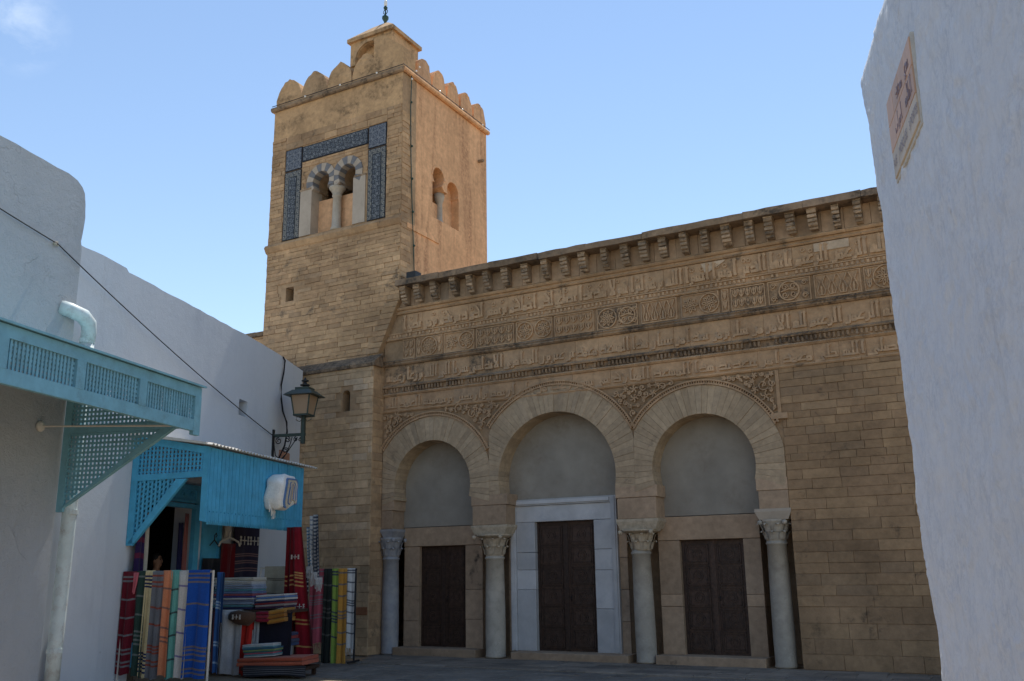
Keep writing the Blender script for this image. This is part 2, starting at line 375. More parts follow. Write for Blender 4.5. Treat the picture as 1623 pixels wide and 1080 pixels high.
def tile_mat(name, mode):
    """glazed blue and white arabesque tiles, drawn as a repeating relief-free print"""
    m, n, l, b = newmat(name)
    ge = n.new('ShaderNodeNewGeometry'); sp = n.new('ShaderNodeSeparateXYZ'); l.new(ge.outputs['Position'], sp.inputs[0])
    k = {0: 26, 1: 34, 2: 42}[mode]
    sx = math_n(n, l, 'SINE', math_n(n, l, 'MULTIPLY', sp.outputs[0], k)); sz = math_n(n, l, 'SINE', math_n(n, l, 'MULTIPLY', sp.outputs[2], k))
    s2 = math_n(n, l, 'SINE', math_n(n, l, 'MULTIPLY', math_n(n, l, 'ADD', sp.outputs[0], sp.outputs[2]), k * 1.5))
    s3 = math_n(n, l, 'SINE', math_n(n, l, 'MULTIPLY', math_n(n, l, 'SUBTRACT', sp.outputs[0], sp.outputs[2]), k * 1.5))
    a = math_n(n, l, 'MULTIPLY', sx, sz); c = math_n(n, l, 'MULTIPLY', s2, s3)
    nz = noise_tex(n, l, ge.outputs['Position'], 30, 4, .6)
    v = math_n(n, l, 'ADD', math_n(n, l, 'ADD', a, math_n(n, l, 'MULTIPLY', c, .8)), math_n(n, l, 'MULTIPLY_ADD', nz, 1.6, -.8))
    cr = n.new('ShaderNodeValToRGB'); l.new(maprange(n, l, v, -1.3, 1.3), cr.inputs[0])
    e = cr.color_ramp; e.interpolation = 'CONSTANT'
    cols = {0: [(.0, (.012, .025, .06)), (.34, (.27, .29, .29)), (.47, (.02, .05, .12)), (.62, (.10, .12, .09)), (.72, (.015, .025, .05))],
            1: [(.0, (.02, .04, .10)), (.3, (.08, .12, .20)), (.5, (.23, .26, .29)), (.68, (.035, .07, .15))],
            2: [(.0, (.015, .025, .05)), (.36, (.34, .30, .20)), (.55, (.03, .06, .10)), (.7, (.22, .19, .10))]}[mode]
    e.elements[0].position = cols[0][0]; e.elements[0].color = (*cols[0][1], 1)
    e.elements[1].position = cols[1][0]; e.elements[1].color = (*cols[1][1], 1)
    for p_, c_ in cols[2:]:
        q = e.elements.new(p_); q.color = (*c_, 1)
    wear = noise_tex(n, l, ge.outputs['Position'], 8, 6, .65)
    base = mix(n, l, maprange(n, l, wear, .55, .75, 0, .6), cr.outputs[0], (.15, .14, .12))
    hs = n.new('ShaderNodeHueSaturation'); hs.inputs['Saturation'].default_value = .45; hs.inputs['Value'].default_value = .72; l.new(base, hs.inputs['Color'])
    l.new(hs.outputs[0], b.inputs['Base Color']); b.inputs['Roughness'].default_value = .5
    return m
M['tile_a'] = tile_mat('blue_arabesque_tiles', 0); M['tile_b'] = tile_mat('blue_cross_tiles', 1); M['tile_c'] = tile_mat('ochre_blue_border_tiles', 2)
M['tile_black'] = plain_mat('black_tile_border', (.01, .011, .014), .4, .2, 10, .1)

_cloth = {}
def cloth(col):
    k = tuple(round(x, 3) for x in col)
    if k not in _cloth:
        m, n, l, b = newmat('woven_cloth')
        tc = n.new('ShaderNodeNewGeometry')
        f = noise_tex(n, l, tc.outputs['Position'], 60, 5, .7)
        g = noise_tex(n, l, tc.outputs['Position'], 5, 4, .6)
        br = math_n(n, l, 'MULTIPLY', maprange(n, l, f, .25, .75, .8, 1.2), maprange(n, l, g, .3, .7, .88, 1.1))
        hv = n.new('ShaderNodeCombineColor')
        for i in range(3): l.new(br, hv.inputs[i])
        l.new(mix(n, l, 1.0, k, hv.outputs[0], 'MULTIPLY'), b.inputs['Base Color'])
        b.inputs['Roughness'].default_value = .95; b.inputs['Specular IOR Level'].default_value = .1
        b.inputs['Sheen Weight'].default_value = .15
        bump(n, l, b, noise_tex(n, l, tc.outputs['Position'], 180, 3, .6), .4, .004)
        _cloth[k] = m
    return _cloth[k]

# ================================================================== GROUND
g = MB(); g.box(-60, 60, -70, 40, -.6, -.02)
road = g.build('street_ground', M['street']); road['kind'] = 'structure'
pv = bpy.data.objects.new('paving', None); COL.objects.link(pv); pv.location = (-7, -1, 0); pv['kind'] = 'structure'
b = MB(); b.box(-12.1, 2, -1.42, .9, -.05, -.012); b.build('bed', M['mortar'], pv)
y = .02
rowi = 0
for y0, y1, zt in ((-.05, -.36, 0), (-.36, -.72, 0), (-.72, -1.06, 0), (-1.06, -1.40, 0)):
    x = -12.1 + .2 * rowi
    while x < 0:
        w = uni(.42, .72); q = MB(lambda a, bb, c: (a, c, -bb))
        q.stone([(x, y1), (x + w, y1), (x + w, y0), (x, y0)], -zt - uni(0, .006), .04, ch=.008, gap=.005)
        q.build('paving_slab', M['paving'], pv); x += w
    rowi += 1
x = -12.1
while x < 0:                                   # the kerb edge towards the street
    w = uni(.7, 1.1); q = MB(lambda a, bb, c: (a, c, -bb))
    q.stone([(x, -1.56), (x + w, -1.56), (x + w, -1.40), (x, -1.40)], -.004, .06, ch=.012, gap=.005)
    q.build('kerb_stone', M['paving'], pv); x += w
for r_ in range(6):
    x = -12.4 + .13 * r_
    while x < -3.0 + .25 * r_:
        w = uni(.35, .62); y0 = -1.58 - r_ * .36; q = MB(lambda a, bb, c: (a, c, -bb))
        q.stone([(x, y0 - .36), (x + w, y0 - .36), (x + w, y0), (x, y0)], .012 + uni(0, .006), .06, ch=.01, gap=.007)
        q.build('paving_slab', M['road'], pv); x += w

# ================================================================== MOSQUE FACADE
FAC = thing('mosque_facade', (-6, 0, 0), 'honey stone mosque facade with three horseshoe arches, wooden doors and carved inscription bands', 'mosque')
ARC = [(-10.83, 3.33, .94, 1.45), (-7.98, 3.35, 1.25, 1.77), (-5.07, 3.35, .94, 1.46)]
SP = 3.08                                       # springing of the arches
def arc_pts(c, zc, r, z_lo, n=26):
    a0 = math.asin(max(-1, (z_lo - zc) / r)); a1 = math.pi - a0
    return [(c + r * math.cos(a0 + (a1 - a0) * k / n), zc + r * math.sin(a0 + (a1 - a0) * k / n)) for k in range(n + 1)]
out = [(-12.1, 7.62), (3, 7.62), (3, -.02), (-3.62, -.02), (-3.62, 2.5)]
spr = [(-11.79, -9.85), (-9.06, -6.74), (-5.96, -4.14)]
for (c, zc, r_, Ro), (xl, xr) in reversed(list(zip(ARC, spr))):
    out += [(xr + .03, 2.5), (xr + .03, SP)] + arc_pts(c, zc, r_ + .06, SP) + [(xl - .03, SP), (xl - .03, 2.5)]
out += [(-12.1, 2.5)]
b = MB(); b.wall(out, [], .02, .80); b.build('wall', M['mortar'], FAC)
b = MB(); b.box(-12.0, 3, .80, 8, 0, 7.6); b.build('hall_block', M['mortar'], FAC)

# tympana of grey plaster and door surrounds
for c, zc, r_, Ro in ARC:
    big = r_ > 1
    b = MB(); zb = 2.97 if big else 2.53
    pts = arc_pts(c, zc, r_ + .04, SP) + [(c - r_ - .12, SP), (c - r_ - .12, zb), (c + r_ + .12, zb), (c + r_ + .12, SP)]
    b.wall(pts, [], .42, .78); b.build('tympanum', M['plaster_grey'], FAC)

def block_course(mb_list, x0, x1, z0, z1, yf, yb, name, mat, n=1, parent=None, ch=.006, gap=.003):
    zs = [z0 + (z1 - z0) * k / n for k in range(n + 1)]
    for k in range(n):
        q = MB(); q.stone([(x0, zs[k]), (x1, zs[k]), (x1, zs[k + 1]), (x0, zs[k + 1])], yf + uni(-.003, .003), yb, ch=ch, gap=gap, warp=.002)
        q.build(name, mat, parent or FAC)

doors = [(-11.40, -10.27, 2.13, -11.78, -9.86), (-8.66, -7.40, 2.53, -9.06, -6.91), (-5.72, -4.57, 2.10, -6.13, -4.26)]
for k, (xl, xr, zt, ol, orr) in enumerate(doors):
    th = bpy.data.objects.new('doorway', None); COL.objects.link(th); th.parent = FAC
    th['label'] = ['small left doorway in a plain stone frame', 'tall middle doorway framed in grey white marble', 'right doorway in a plain stone frame'][k]
    big = k == 1
    mt = M['marble'] if big else M['frame_stone']
    if big:
        # outer stone slips, moulded marble border, slabs
        block_course(0, -9.27, -9.19, .1, 2.97, .43, .78, 'slip_stone', M['frame_stone'], 5, th)
        block_course(0, -6.91, -6.74, .1, 2.97, .43, .78, 'slip_stone', M['frame_stone'], 5, th)
        for (a0, a1, c0, c1) in ((-9.19, -9.07, .12, 2.97), (-7.03, -6.91, .12, 2.97), (-9.07, -7.03, 2.85, 2.97)):
            q = MB(); q.box(a0, a1, .37, .78, c0, c1)
            if a1 - a0 < .2: q.box(a0 + .03, a1 - .03, .35, .372, c0 + .02, c1 - .02)
            else: q.box(a0 + .02, a1 - .02, .35, .372, c0 + .03, c1 - .03)
            q.build('border_moulding', mt, th)
        block_course(0, -9.07, -7.03, zt, 2.85, .40, .78, 'lintel', mt, 1, th)
        for (a0, a1, hs) in ((-9.07, xl, (.12, 1.25, 1.62, 1.95, zt)), (xr, -7.03, (.12, .9, 1.6, 1.98, zt))):
            for z0, z1 in zip(hs, hs[1:]): block_course(0, a0, a1, z0, z1, .40, .78, 'jamb_slab', mt, 1, th)
        block_course(0, -9.03, -6.65, -.02, .125, .02, .78, 'threshold', M['frame_stone'], 1, th)
    else:
        block_course(0, ol, orr, zt, 2.52, .40, .78, 'lintel', mt, 1, th)
        for a0, a1 in ((ol, xl), (xr, orr)):
            hs = [.13, .13 + uni(.5, .9), 1.25 + uni(-.1, .1), zt] if k == 0 else [.13, .95, 1.2 + uni(-.1, .1), zt]
            for z0, z1 in zip(hs, hs[1:]): block_course(0, a0, a1, z0, z1, .41, .78, 'jamb_slab', mt, 1, th)
        block_course(0, ol - .02, orr + .03, -.02, .14, .06, .78, 'threshold', M['frame_stone'], 1, th)
    # double leaf door
    mid = (xl + xr) / 2
    for side, (a0, a1) in enumerate(((xl, mid - .012), (mid + .012, xr))):
        zb = .125 if big else .14
        q = MB(); q.box(a0, a1, .52, .60, zb, zt)
        for aa in (a0, a1 - .05): q.box(aa, aa + .05, .508, .522, zb, zt)
        leaf = q.build('door_leaf', M['wood'], th)
        nr = 6 if big else 5
        ph = (zt - zb - .1) / nr
        for i in range(nr):
            pz0, pz1 = zb + .05 + i * ph, zb + .05 + (i + 1) * ph - .035
            q = MB(); w0, w1 = a0 + .075, a1 - .075
            q.box(w0, w1, .512, .522, pz0, pz1)
            for gg in (.0, .035):                      # raised mouldings of the carved panel
                for (u0, u1, v0, v1) in ((w0 + gg, w1 - gg, pz0 + gg, pz0 + gg + .014), (w0 + gg, w1 - gg, pz1 - gg - .014, pz1 - gg), (w0 + gg, w0 + gg + .014, pz0 + gg, pz1 - gg), (w1 - gg - .014, w1 - gg, pz0 + gg, pz1 - gg)):
                    q.box(u0, u1, .50, .513, v0, v1)
            cx, cz = (w0 + w1) / 2, (pz0 + pz1) / 2
            for rr in (.05, .09):
                q.ribbon([(cx + rr * math.cos(t * math.pi / 4), cz + rr * math.sin(t * math.pi / 4)) for t in range(8)], .014, .502, .513, True)
            q.build('carved_panel', M['wood'], leaf) if False else q.build('carved_panel', M['wood'], th)
    q = MB(); q.box(mid - .04, mid + .04, .495, .53, .14, zt); q.build('cover_strip', M['wood'], th)
    q = MB(); q.tube([(mid + .09, .49, 1.12), (mid + .09, .46, 1.09), (mid + .09, .49, 1.05)], .008, 6); q.build('door_knocker', M['iron_black'], th)

# voussoirs
lims = [(-12.08, -9.445), (-9.445, -6.35), (-6.35, -3.63)]
for k, (c, zc, r_, Ro) in enumerate(ARC):
    a0 = math.asin((SP - zc) / r_); a1 = math.pi - a0
    n = (41, 50, 41)[k]
    lo, hi = lims[k]
    def ro(t):
        R_ = Ro; cs = math.cos(t)
        if cs > 1e-3: R_ = min(R_, (hi - c) / cs)
        if cs < -1e-3: R_ = min(R_, (lo - c) / cs)
        return R_
    for i in range(n):
        t0 = a0 + (a1 - a0) * i / n; t1 = a0 + (a1 - a0) * (i + 1) / n
        Q = [(c + q_ * math.cos(t), zc + q_ * math.sin(t)) for q_, t in ((r_, t0), (ro(t0), t0), (ro(t1), t1), (r_, t1))]
        q = MB(); q.stone(Q, -.012 + uni(-.006, .006), .45, ch=.003, gap=.0012, warp=.002)
        q.build('voussoir', M['vouss'], FAC)
    # dentilled hood moulding round the arch
    q = MB()
    s0 = math.acos(max(-1, min(1, (hi - c) / (Ro + .05)))) if hi - c < Ro + .05 else R(30)
    s1 = math.acos(max(-1, min(1, (lo - c) / (Ro + .05)))) if c - lo < Ro + .05 else R(150)
    s0 = max(s0, R(26)); s1 = min(s1, R(152))
    nn = 70
    for rr, th_, yf in ((Ro + .018, .03, -.035), (Ro + .085, .028, -.045)):
        q.ribbon([(c + rr * math.cos(s0 + (s1 - s0) * j / nn), zc + rr * math.sin(s0 + (s1 - s0) * j / nn)) for j in range(nn + 1)], th_, yf, .03)
    nd = int((s1 - s0) * Ro / .045)
    for j in range(nd):
        t = s0 + (s1 - s0) * (j + .5) / nd
        q.ribbon([(c + (Ro + .035) * math.cos(t), zc + (Ro + .035) * math.sin(t)), (c + (Ro + .07) * math.cos(t), zc + (Ro + .07) * math.sin(t))], .022, -.032, .03)
    if k == 2: q.box(-3.80, -3.52, -.045, .03, 4.07, 4.17)
    q.build('hood_moulding', M['carved'], FAC)

# piers, imposts and columns
piers = [(-12.09, -11.79), (-9.85, -9.06), (-6.74, -5.96), (-4.14, -3.62)]
colx = [(-11.96, .175), (-9.445, .19), (-6.36, .18), (-3.93, .175)]
for k, ((x0, x1), (cx, cr)) in enumerate(zip(piers, colx)):
    for z0, z1, ex, nm in ((2.87, 3.085, .02, 'springer_stone'), (2.49, 2.87, -.01, 'pier_block')):
        q = MB(); e0 = 0 if k == 0 else ex; e1 = 0 if k == 3 else ex
        q.stone([(x0 - e0, z0), (x1 + e1, z0), (x1 + e1, z1), (x0 - e0, z1)], -.012, .45, ch=.008, gap=.003)
        q.build(nm, M['frame_stone'], FAC)
    col = bpy.data.objects.new('column', None); COL.objects.link(col); col.parent = FAC
    col['label'] = ['slim bluish grey column beside minaret base', 'pale column with leafy capital left of marble doorway', 'leaning pale column with broad capital right of marble doorway', 'smooth column under a white slab at right end of arches'][k]
    mt = M['marble_grey'] if k == 0 else M['marble_col']
    capb = (1.93, 1.90, 1.93, 2.04)[k]; capt = (2.32, 2.31, 2.30, 2.385)[k]; abt = (2.49, 2.49, 2.49, 2.565)[k]
    lean = ((-.0, 0), (0, 0), (-.01, 0), (0, 0))[k]
    cy = .19
    q = MB(); q.lathe([(cr * 1.02, 0), (cr * 1.05, .03), (cr * 1.0, .06), (cr * 1.03, .5), (cr * .99, 1.2), (cr * .92, capb - .07), (cr * 1.02, capb - .06), (cr * 1.02, capb - .03), (cr * .94, capb - .02), (cr * .94, capb + .02)], cx, cy, 26, lean)
    q.build('shaft', mt, col, smooth=True)
    # capital: bell, two rows of leaves, volutes
    cm = (M['marble_grey'], M['capital'], M['capital'], M['marble_col'])[k]
    q = MB(); H = capt - capb
    tw = (x1 - x0) / 2 * .93 if k in (1, 2) else .255
    q.lathe([(cr * .95, capb), (cr * 1.0, capb + H * .1), (cr * 1.08, capb + H * .5), (cr * 1.3, capb + H * .8), (tw * .98, capb + H * .93), (tw * .98, capt)], cx, cy, 16)
    for row in range(2):
        for j in range(8):
            t = math.pi / 4 * j + row * math.pi / 8; zb = capb + H * (.06 + .36 * row)
            ca, sa = math.cos(t), math.sin(t)
            rad = cr * (1.05 + .12 * row)
            prev = None
            for (dr, dz, hw) in ((0, 0, .05), (.018, H * .2, .058), (.04, H * .33, .05), (.085, H * .40, .032), (.095, H * .33, .014)):
                px, py = cx + (rad + dr) * ca, cy + (rad + dr) * sa
                row_ = [(px - sa * hw, py + ca * hw, zb + dz), (px + ca * .012, py + sa * .012, zb + dz), (px + sa * hw, py - ca * hw, zb + dz)]
                ids = [q.p(*v) for v in row_]
                if prev: q.face((prev[0], prev[1], ids[1], ids[0])); q.face((prev[1], prev[2], ids[2], ids[1]))
                prev = ids
    for j in range(4):
        t = math.pi / 4 + math.pi / 2 * j
        q.ball((cx + tw * 1.15 * math.cos(t), cy + tw * 1.15 * math.sin(t), capt - H * .14), .042, 8, 5)
    q.build('capital', cm, col, smooth=False)
    q = MB(); aw0, aw1 = (x0 - .0, x1 + .0)
    if k in (0,): aw0, aw1 = -12.08, -11.76
    if k == 3: aw0, aw1 = -4.2, -3.61
    q.hexa([(aw0 + .05, .0, capt), (aw1 - .05, .0, capt), (aw1 - .05, .42, capt), (aw0 + .05, .42, capt), (aw0 - .01, -.03, abt - .05), (aw1 + .01, -.03, abt - .05), (aw1 + .01, .44, abt - .05), (aw0 - .01, .44, abt - .05)])
    q.box(aw0 - .01, aw1 + .01, -.032, .44, abt - .05, abt)
    q.build('abacus', (M['marble_grey'], M['capital'], M['capital'], M['jamb'])[k], col)

# coursed ashlar right of the arches
def courses(x0, x1, z0, z1, hfun, lfun, skip=None):
    out = []; z = z0
    while z < z1 - .01:
        h = min(hfun(z), z1 - z)
        if z1 - z - h < .05: h = z1 - z
        x = x0 - uni(0, .3)
        while x < x1:
            w = lfun(z); a0, a1 = max(x, x0), min(x + w, x1)
            if a1 - a0 > .05 and not (skip and skip(a0, a1, z, z + h)): out.append((a0, a1, z, z + h))
            x += w
        z += h
    return out
def lay(rects, name, mat, parent, yf, yb, T=None, limit=300, ch=.006, gap=.0035, jit=.006, warp=.003, key=None, tilt=.0):
    rects = sorted(rects, key=key or (lambda q: -(q[1] - q[0]) * (q[3] - q[2])))
    rest = MB(T)
    for i, (a0, a1, c0, c1) in enumerate(rects):
        q = MB(T) if i < limit else rest
        t = uni(-tilt, tilt)
        q.stone([(a0, c0), (a1, c0 + t), (a1, c1 + t), (a0, c1)], yf + uni(-jit, jit), yb, ch=ch, gap=gap, warp=warp)
        if i < limit: q.build(name, mat, parent, normals=True)
    if len(rects) > limit: rest.build(name, mat, parent, kind='stuff')
def hf(z): return (.24 if z < .9 else .17 if z < 2.9 else uni(.12, .165)) * uni(.92, 1.08)
def lf(z): return uni(.4, .95) if z < 2.9 else uni(.22, .62)
A = courses(-3.62, -1.0, 0, 4.94, hf, lf)
lay(A, 'stone', M['ashlar'], FAC, 0.0, .05, limit=296, jit=.004, ch=.004, gap=.0025, tilt=.002)
A = courses(-1.0, 3.0, 0, 4.94, hf, lf)
rest = MB()
for a0, a1, c0, c1 in A: rest.stone([(a0, c0), (a1, c0), (a1, c1), (a0, c1)], uni(-.006, .006), .05)
rest.build('stone', M['ashlar'], FAC, kind='stuff')

# ---- carved bands
XL, XR = -12.1, -1.0
def moulding(prof, name, mat, x0=XL, x1=3.0, seg=.9):
    """prof: (y,z) polygon extruded along the facade in unequal lengths"""
    x = x0
    while x < x1:
        w = uni(seg * .7, seg * 1.4); e = min(x + w, x1); j = uni(-.006, .006)
        q = MB(); q.prism([(yy + j, zz) for yy, zz in prof], x + .002, e - .002, 'bc'); q.build(name, mat, FAC); x = e
moulding([(.03, 4.94), (-.01, 4.94), (-.03, 4.965), (-.03, 4.985), (.03, 4.985)], 'band_moulding', M['carved'])
moulding([(.03, 5.30), (-.015, 5.30), (-.045, 5.335), (-.02, 5.36), (.03, 5.36)], 'band_moulding', M['carved'])
moulding([(.03, 5.36), (.0, 5.36), (.0, 5.475), (.03, 5.475)], 'dentil_band', M['dark_mould'])
moulding([(.03, 5.475), (-.05, 5.475), (-.06, 5.50), (-.02, 5.54), (.03, 5.54)], 'band_moulding', M['dark_mould'])
moulding([(.03, 5.96), (-.03, 5.96), (-.06, 5.99), (-.06, 6.01), (-.03, 6.025), (-.05, 6.05), (-.02, 6.08), (.03, 6.08)], 'band_moulding', M['dark_mould'])
moulding([(.03, 6.53), (-.02, 6.53), (-.035, 6.55), (-.02, 6.575), (.03, 6.575)], 'band_moulding', M['carved'])
moulding([(.03, 6.575), (-.0, 6.575), (.0, 6.66), (.03, 6.66)], 'dentil_band', M['carved'])
moulding([(.03, 6.66), (-.03, 6.66), (-.03, 6.685), (.03, 6.70)], 'band_moulding', M['carved'])
moulding([(.03, 7.10), (-.02, 7.10), (-.04, 7.125), (-.02, 7.145), (.03, 7.145)], 'cornice_moulding', M['carved'])
moulding([(.03, 7.145), (.0, 7.145), (.0, 7.19), (.03, 7.19)], 'cornice_fillet', M['carved'], seg=.6)
moulding([(.03, 7.19), (-.04, 7.19), (-.065, 7.225), (-.05, 7.25), (.03, 7.27)], 'cornice_moulding', M['carved'])
def dentils(z0, z1, step, yf, mat, skipp=.06):
    q = MB(); x = XL
    while x < XR + 1.2:
        if rnd() > skipp:
            h = uni(.75, 1) * (z1 - z0)
            q.box(x, x + step * .5, yf + uni(-.004, .008), .02, z1 - h, z1)
            if rnd() < .8: q.box(x + step * .1, x + step * .62, yf * .6, .02, z0, z0 + (z1 - z0) * .35)
        x += step
    q.build('dentils', mat, FAC, kind='stuff')
dentils(5.37, 5.465, .075, -.042, M['dark_mould'], .12)
dentils(6.585, 6.65, .085, -.026, M['relief'], .2)
# field behind corbels
x = XL
while x < 3:
    w = uni(.35, .5); q = MB(); q.stone([(x, 7.27), (x + w, 7.27), (x + w, 7.66), (x, 7.66)], .0, .05, ch=.004, gap=.002); q.build('corbel_field', M['frame_stone'], FAC); x += w
cbx = [-11.45, -11.1, -10.69, -10.18, -9.78, -9.37, -8.92, -8.46, -8.0, -7.58, -7.17, -6.71, -6.29, -5.9, -5.52, -5.1, -4.71, -4.3, -3.88, -3.53, -3.15, -2.77, -2.38, -2.02, -1.62, -1.22, -.8, -.4, 0, .4, .8, 1.2, 1.6, 2, 2.4, 2.8]
def corbel_mesh(v):
    q = MB(); w = .062
    prof = [(.0, 7.66), (-.27, 7.66), (-.28, 7.60), (-.25, 7.565), (-.26, 7.53), (-.235, 7.50), (-.235, 7.46), (-.20, 7.425), (-.205, 7.385), (-.16, 7.35), (-.13, 7.315), (-.05, 7.29), (.0, 7.29)]
    if v % 3 == 1: prof = [(.0, 7.66), (-.24, 7.66), (-.25, 7.56), (-.21, 7.52), (-.19, 7.47), (-.22, 7.43), (-.19, 7.38), (-.10, 7.33), (.0, 7.31)]
    if v % 3 == 2: prof = [(.0, 7.66), (-.26, 7.66), (-.275, 7.62), (-.245, 7.55), (-.19, 7.49), (-.16, 7.43), (-.185, 7.38), (-.15, 7.32), (-.07, 7.28), (.0, 7.28)]
    q.prism(prof, -w, w, 'bc')
    for zz, yy, rr in ((7.60, -.265, .036), (7.52, -.25, .03), (7.45, -.225, .032), (7.38, -.19, .03), (7.33, -.13, .03)):   # carved rolls and curls
        q.tube([(-w - .008, yy, zz), (w + .008, yy, zz)], rr, 7)
    q.box(-w - .014, w + .014, -.29, .0, 7.635, 7.66)
    return q
cms = [corbel_mesh(v) for v in range(3)]
for i, cx in enumerate(cbx):
    src = cms[random.randrange(3)]
    q = MB(); sc_ = uni(.85, 1.12); dz = uni(-.012, .0); dm = uni(.72, .92)
    q.v = [(cx + a * sc_, bb * dm + uni(-.006, .006), c + dz + uni(-.005, .005)) for a, bb, c in src.v]; q.f = list(src.f); q.mi = list(src.mi)
    q.build('corbel', M['corbel'], FAC)
x = XL + .5
while x < 3:
    w = uni(.7, 1.25); e = min(x + w, 3); q = MB()
    h = uni(-.012, .012); yy = -.33 + uni(-.01, .01); nseg = 5; prev = None
    xs_ = [x + .003 + (e - x - .006) * k / nseg for k in range(nseg + 1)]
    for k in range(nseg + 1):
        j1, j2, j3 = uni(-.009, .006), uni(-.008, .008), uni(-.006, .008)
        ids = [q.p(xs_[k], yy + j2, 7.66 + j3), q.p(xs_[k], yy + .0 + j2, 7.785 + h + j1), q.p(xs_[k], .3, 7.85 + h), q.p(xs_[k], .3, 7.66)]
        if prev:
            for a_ in range(4): q.face((prev[a_], prev[(a_ + 1) % 4], ids[(a_ + 1) % 4], ids[a_]))
        else: q.face(ids)
        prev = ids
    q.face(prev)
    q.build('coping_slab', M['coping'], FAC); x = e

# ---- angular carved script: joined letter shapes laid right to left (x grows to the left)
JOINLESS = set('ادذرزوء')
def K_letter(ch, cr, cl):
    """strokes (lists of points, unit height) and advance; cr/cl = joined to right / left neighbour"""
    S = []; t = .0
    def base(w): S.append([(0, 0), (w, 0)])
    if ch in 'اأإ':
        S.append([(.07, 0), (.07, 1.0), (.0, .93)]); w = .2
        if cr: S.append([(0, 0), (.07, 0)])
        else: S.append([(.07, 0), (.0, .0)])
        return S, w
    if ch == 'ل':
        if cl: S.append([(.06, 0), (.06, 1.0), (.0, .93)]); base(.2); return S, .2
        S.append([(.06, .0), (.06, 1.0), (.0, .93)]); S.append([(0, 0), (.3, 0), (.34, -.12)]); return S, .4
    if ch in 'بتثني' and cl:
        S.append([(.08, 0), (.08, .34), (.03, .3)]); base(.22); return S, .22
    if ch in 'بتث':
        S.append([(.06, .3), (.06, 0), (.5, 0), (.5, .26)]) if not cr else S.extend([[(0, 0), (.5, 0), (.5, .26)], [(.06, 0), (.06, .3)]]); return S, .58
    if ch == 'ن':
        S.append([(.05, .34), (.05, 0), (.1, -.2), (.3, -.22)]);
        if cr: base(.05)
        return S, .36
    if ch in 'يى':
        S.append([(0, .0), (.12, .22), (.2, .05), (.1, -.2), (.5, -.22)]); return S, .46
    if ch in 'جحخ':
        S.append([(.0, .42), (.14, .38), (.34, .0)]); base(.4)
        if cl: return S, .4
        S.append([(.34, 0), (.1, -.24), (.42, -.24)]); return S, .48
    if ch in 'دذ':
        S.append([(.1, .55), (.02, .36), (.02, 0), (.36, 0)]); S.append([(.02, .3), (.3, .3), (.36, .24)]); return S, .46
    if ch in 'رز':
        S.append([(.05, .3), (.05, 0), (.14, -.18), (.28, -.2)]);
        if cr: base(.05)
        return S, .3
    if ch == 'و':
        S.append([(.05, .04), (.05, .3), (.22, .3), (.22, .04), (.05, .04)]); S.append([(.2, .04), (.2, -.14), (.36, -.2)]);
        if cr: base(.05)
        return S, .4
    if ch in 'سش':
        for xx in (.06, .2, .34): S.append([(xx, 0), (xx, .3)])
        base(.42)
        if cl: return S, .44
        S.append([(.42, 0), (.44, -.2), (.7, -.2), (.7, .0)]); return S, .78
    if ch in 'صض':
        S.append([(.04, 0), (.06, .28), (.42, .28), (.42, 0)]); base(.6); S.append([(.52, 0), (.52, .3)])
        if cl: return S, .62
        S.append([(.56, 0), (.58, -.2), (.84, -.2)]); return S, .9
    if ch in 'طظ':
        S.append([(.04, 0), (.06, .28), (.42, .28), (.42, 0)]); base(.48); S.append([(.2, .28), (.12, 1.0)]); return S, .5
    if ch in 'عغ':
        if cr: S.append([(.06, 0), (.02, .26), (.3, .26), (.24, 0)]); base(.32)
        else: S.append([(.3, .34), (.1, .34), (.08, .06), (.34, .0)]); base(.36)
        if cl: return S, .38
        S.append([(.2, 0), (.1, -.24), (.4, -.24)]); return S, .42
    if ch in 'فق':
        S.append([(.08, .06), (.08, .34), (.26, .34), (.26, .06), (.08, .06)]); base(.32)
        if cl: return S, .34
        S.append([(.3, 0), (.32, -.18), (.6, -.2), (.62, 0)] if ch == 'ق' else [(.3, 0), (.7, 0), (.7, .2)]); return S, .76
    if ch == 'ك':
        S.append([(.32, .85), (.06, .44), (.06, 0)]); base(.46); S.append([(.06, .3), (.4, .3)])
        return S, (.48 if cl else .54)
    if ch == 'م':
        S.append([(.06, -.08), (.06, .2), (.24, .2), (.24, -.08), (.06, -.08)]); base(.3)
        if cl: return S, .32
        S.append([(.24, -.08), (.34, -.1)]); return S, .38
    if ch in 'هة':
        S.append([(.05, 0), (.05, .3), (.16, .38), (.3, .3), (.3, 0)]); S.append([(.17, .0), (.17, .36)]); base(.34)
        return S, .38
    if ch == 'ﻻ':
        S.append([(.08, 0), (.34, 0), (.1, .5), (.06, 1.0)]); S.append([(.08, 0), (.08, .12), (.3, .5), (.36, 1.0)])
        if cr: base(.1)
        return S, .46
    return S, .2
def kufic(text):
    text = text.replace('لا', 'ﻻ'); x = 0; out = []
    for i, ch in enumerate(text):
        if ch == ' ': x += .16; continue
        pv_ = text[i - 1] if i else ' '; nx_ = text[i + 1] if i + 1 < len(text) else ' '
        cr = pv_ != ' ' and pv_ not in JOINLESS and pv_ != 'ﻻ'; cl = nx_ != ' ' and ch not in JOINLESS and ch != 'ﻻ'
        S, w = K_letter(ch, cr, cl)
        out += [[(x + a, c) for a, c in st] for st in S]; x += w
        if not cl: x += .07
    return out, max(x, .1)
